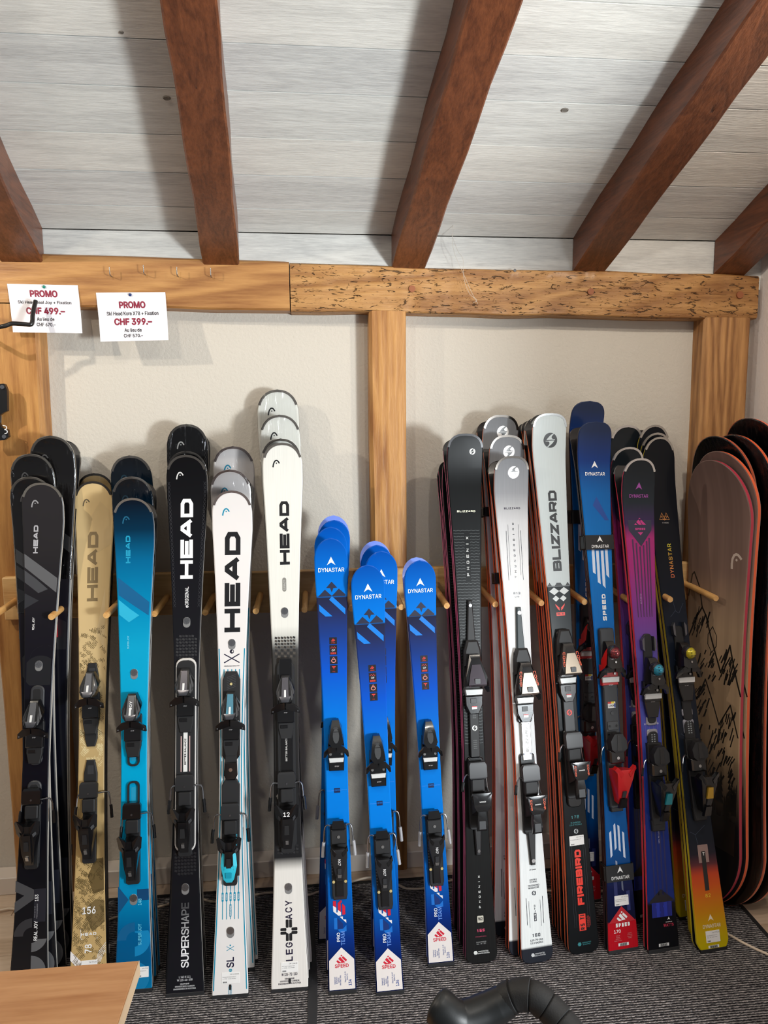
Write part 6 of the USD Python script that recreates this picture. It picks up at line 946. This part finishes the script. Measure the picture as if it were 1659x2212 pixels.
cord = [at_z(x, y, FLOOR + .002) for x, y in ((-60, 1972), (0, 1966), (28, 1963), (90, 1975), (150, 2000), (200, 1996), (236, 1986), (250, 1982), (300, 1968), (351, 1957), (400, 1944), (434, 1942), (462, 1948), (505, 1944), (547, 1934), (588, 1929), (660, 1934), (690, 1926), (730, 1915), (765, 1903), (800, 1895), (835, 1899), (861, 1912), (880, 1920), (916, 1919), (960, 1905), (1010, 1900), (1100, 1915), (1200, 1925), (1300, 1925), (1380, 1935), (1440, 1955), (1466, 1974), (1492, 1986), (1530, 2000), (1572, 2018), (1612, 2040), (1660, 2062), (1720, 2085))]
obj('power_cord', tube(spline(cord, 5), .0042, 8), M('cord_white', (222, 204, 182), .45), smooth=60, label='cream power cord lying along the floor behind the skis', cat='cord')

# desk at the lower left and the bicycle handlebar at the lower right, both close to the camera
dk = xf('desk', label='light oak desk corner in the lower left foreground', cat='desk')
m_desk = wood('desk_oak', (158, 104, 62), (204, 156, 110), 'x', 9, .42, .2, bump=.08, contrast=.8, ring=.5)
obj('desk_top', box(-1.7, -0.337, 0.35, 1.203, 0.672, 0.70, .0015), m_desk, dk); obj('edge_band', box(-0.3368, -0.3355, 0.35, 1.203, 0.6725, 0.6995), M('edge_oak', (200, 172, 138), .5), dk)
obj('side_panel', box(-0.40, -0.372, 0.40, 1.15, 0.0, 0.6719), m_desk, dk); obj('side_panel', box(-1.68, -1.652, 0.40, 1.15, 0.0, 0.6719), m_desk, dk); obj('back_panel', box(-1.6515, -0.4005, 1.10, 1.118, 0.25, 0.6719), m_desk, dk)
hb = xf('handlebar', label='black drop handlebar of a bicycle with wrapped tape and a rubber hood in the foreground', cat='handlebar')
def at_d(x, y, d): return EYE + ray(x, y) * d
tp = spline([at_d(1078, 2170, .845), at_d(1100, 2155, .843), at_d(1126, 2148, .84), at_d(1155, 2153, .835), at_d(1184, 2176, .828), at_d(1212, 2206, .818), at_d(1238, 2240, .806), at_d(1262, 2280, .79), at_d(1280, 2340, .772), at_d(1296, 2420, .75), at_d(1306, 2520, .72)], 26)
sl = np.concatenate([[0], np.cumsum(np.linalg.norm(np.diff(tp, axis=0), axis=1))]); rad = .0168 + .0013 * (((sl / .0205) % 1.0)) - .0012 * np.exp(-(((sl / .0205) % 1.0) / .08) ** 2)
obj('bar_tape', tube(tp, rad, 26), M('tape_black', (24, 24, 25), .62, bump=(500, .25, .001)), hb, smooth=38)
hd = spline([at_d(1098, 2160, .843), at_d(1076, 2172, .842), at_d(1050, 2184, .840), at_d(1022, 2196, .836), at_d(996, 2203, .832), at_d(974, 2196, .830), at_d(956, 2182, .832), at_d(944, 2172, .835), at_d(938, 2167, .837)], 12); n = len(hd); t = np.linspace(0, 1, n)
rh = np.interp(t, [0, .12, .3, .5, .66, .8, .9, .96, 1.0], [.0178, .0192, .0198, .0202, .0208, .0216, .0205, .0165, .004])
obj('brake_hood', tube(hd, rh, 28), M('hood_rubber', (17, 19, 20), .42, bump=(900, .1, .0005)), hb, smooth=60)
lv = spline([at_d(956, 2196, .84), at_d(946, 2226, .848), at_d(950, 2270, .86), at_d(966, 2330, .88)], 8); st = at_d(1306, 2520, .72); obj('bar_end', tube([st, st + [.10, -.03, 0], st + [.2, -.06, 0]], .0158, 18), M('bar_black', (22, 22, 23), .3, .4), hb, smooth=50)
obj('stem', tube(spline([st + [.2, -.06, 0], st + [.2, -.12, -.015], st + [.2, -.17, -.06]], 6), .018, 16), M('bar_black', (22, 22, 23), .3, .4), hb, smooth=50); obj('steerer', tube([st + [.2, -.17, -.03], st + [.215, -.10, -.30], st + [.235, -.02, -.62]], .021, 16), M('bar_black', (22, 22, 23), .3, .4), hb, smooth=50)
obj('brake_lever', tube(lv, np.interp(np.linspace(0, 1, len(lv)), [0, 1], [.010, .006]), 14), M('lever_black', (20, 20, 22), .25, .5), hb, smooth=50)
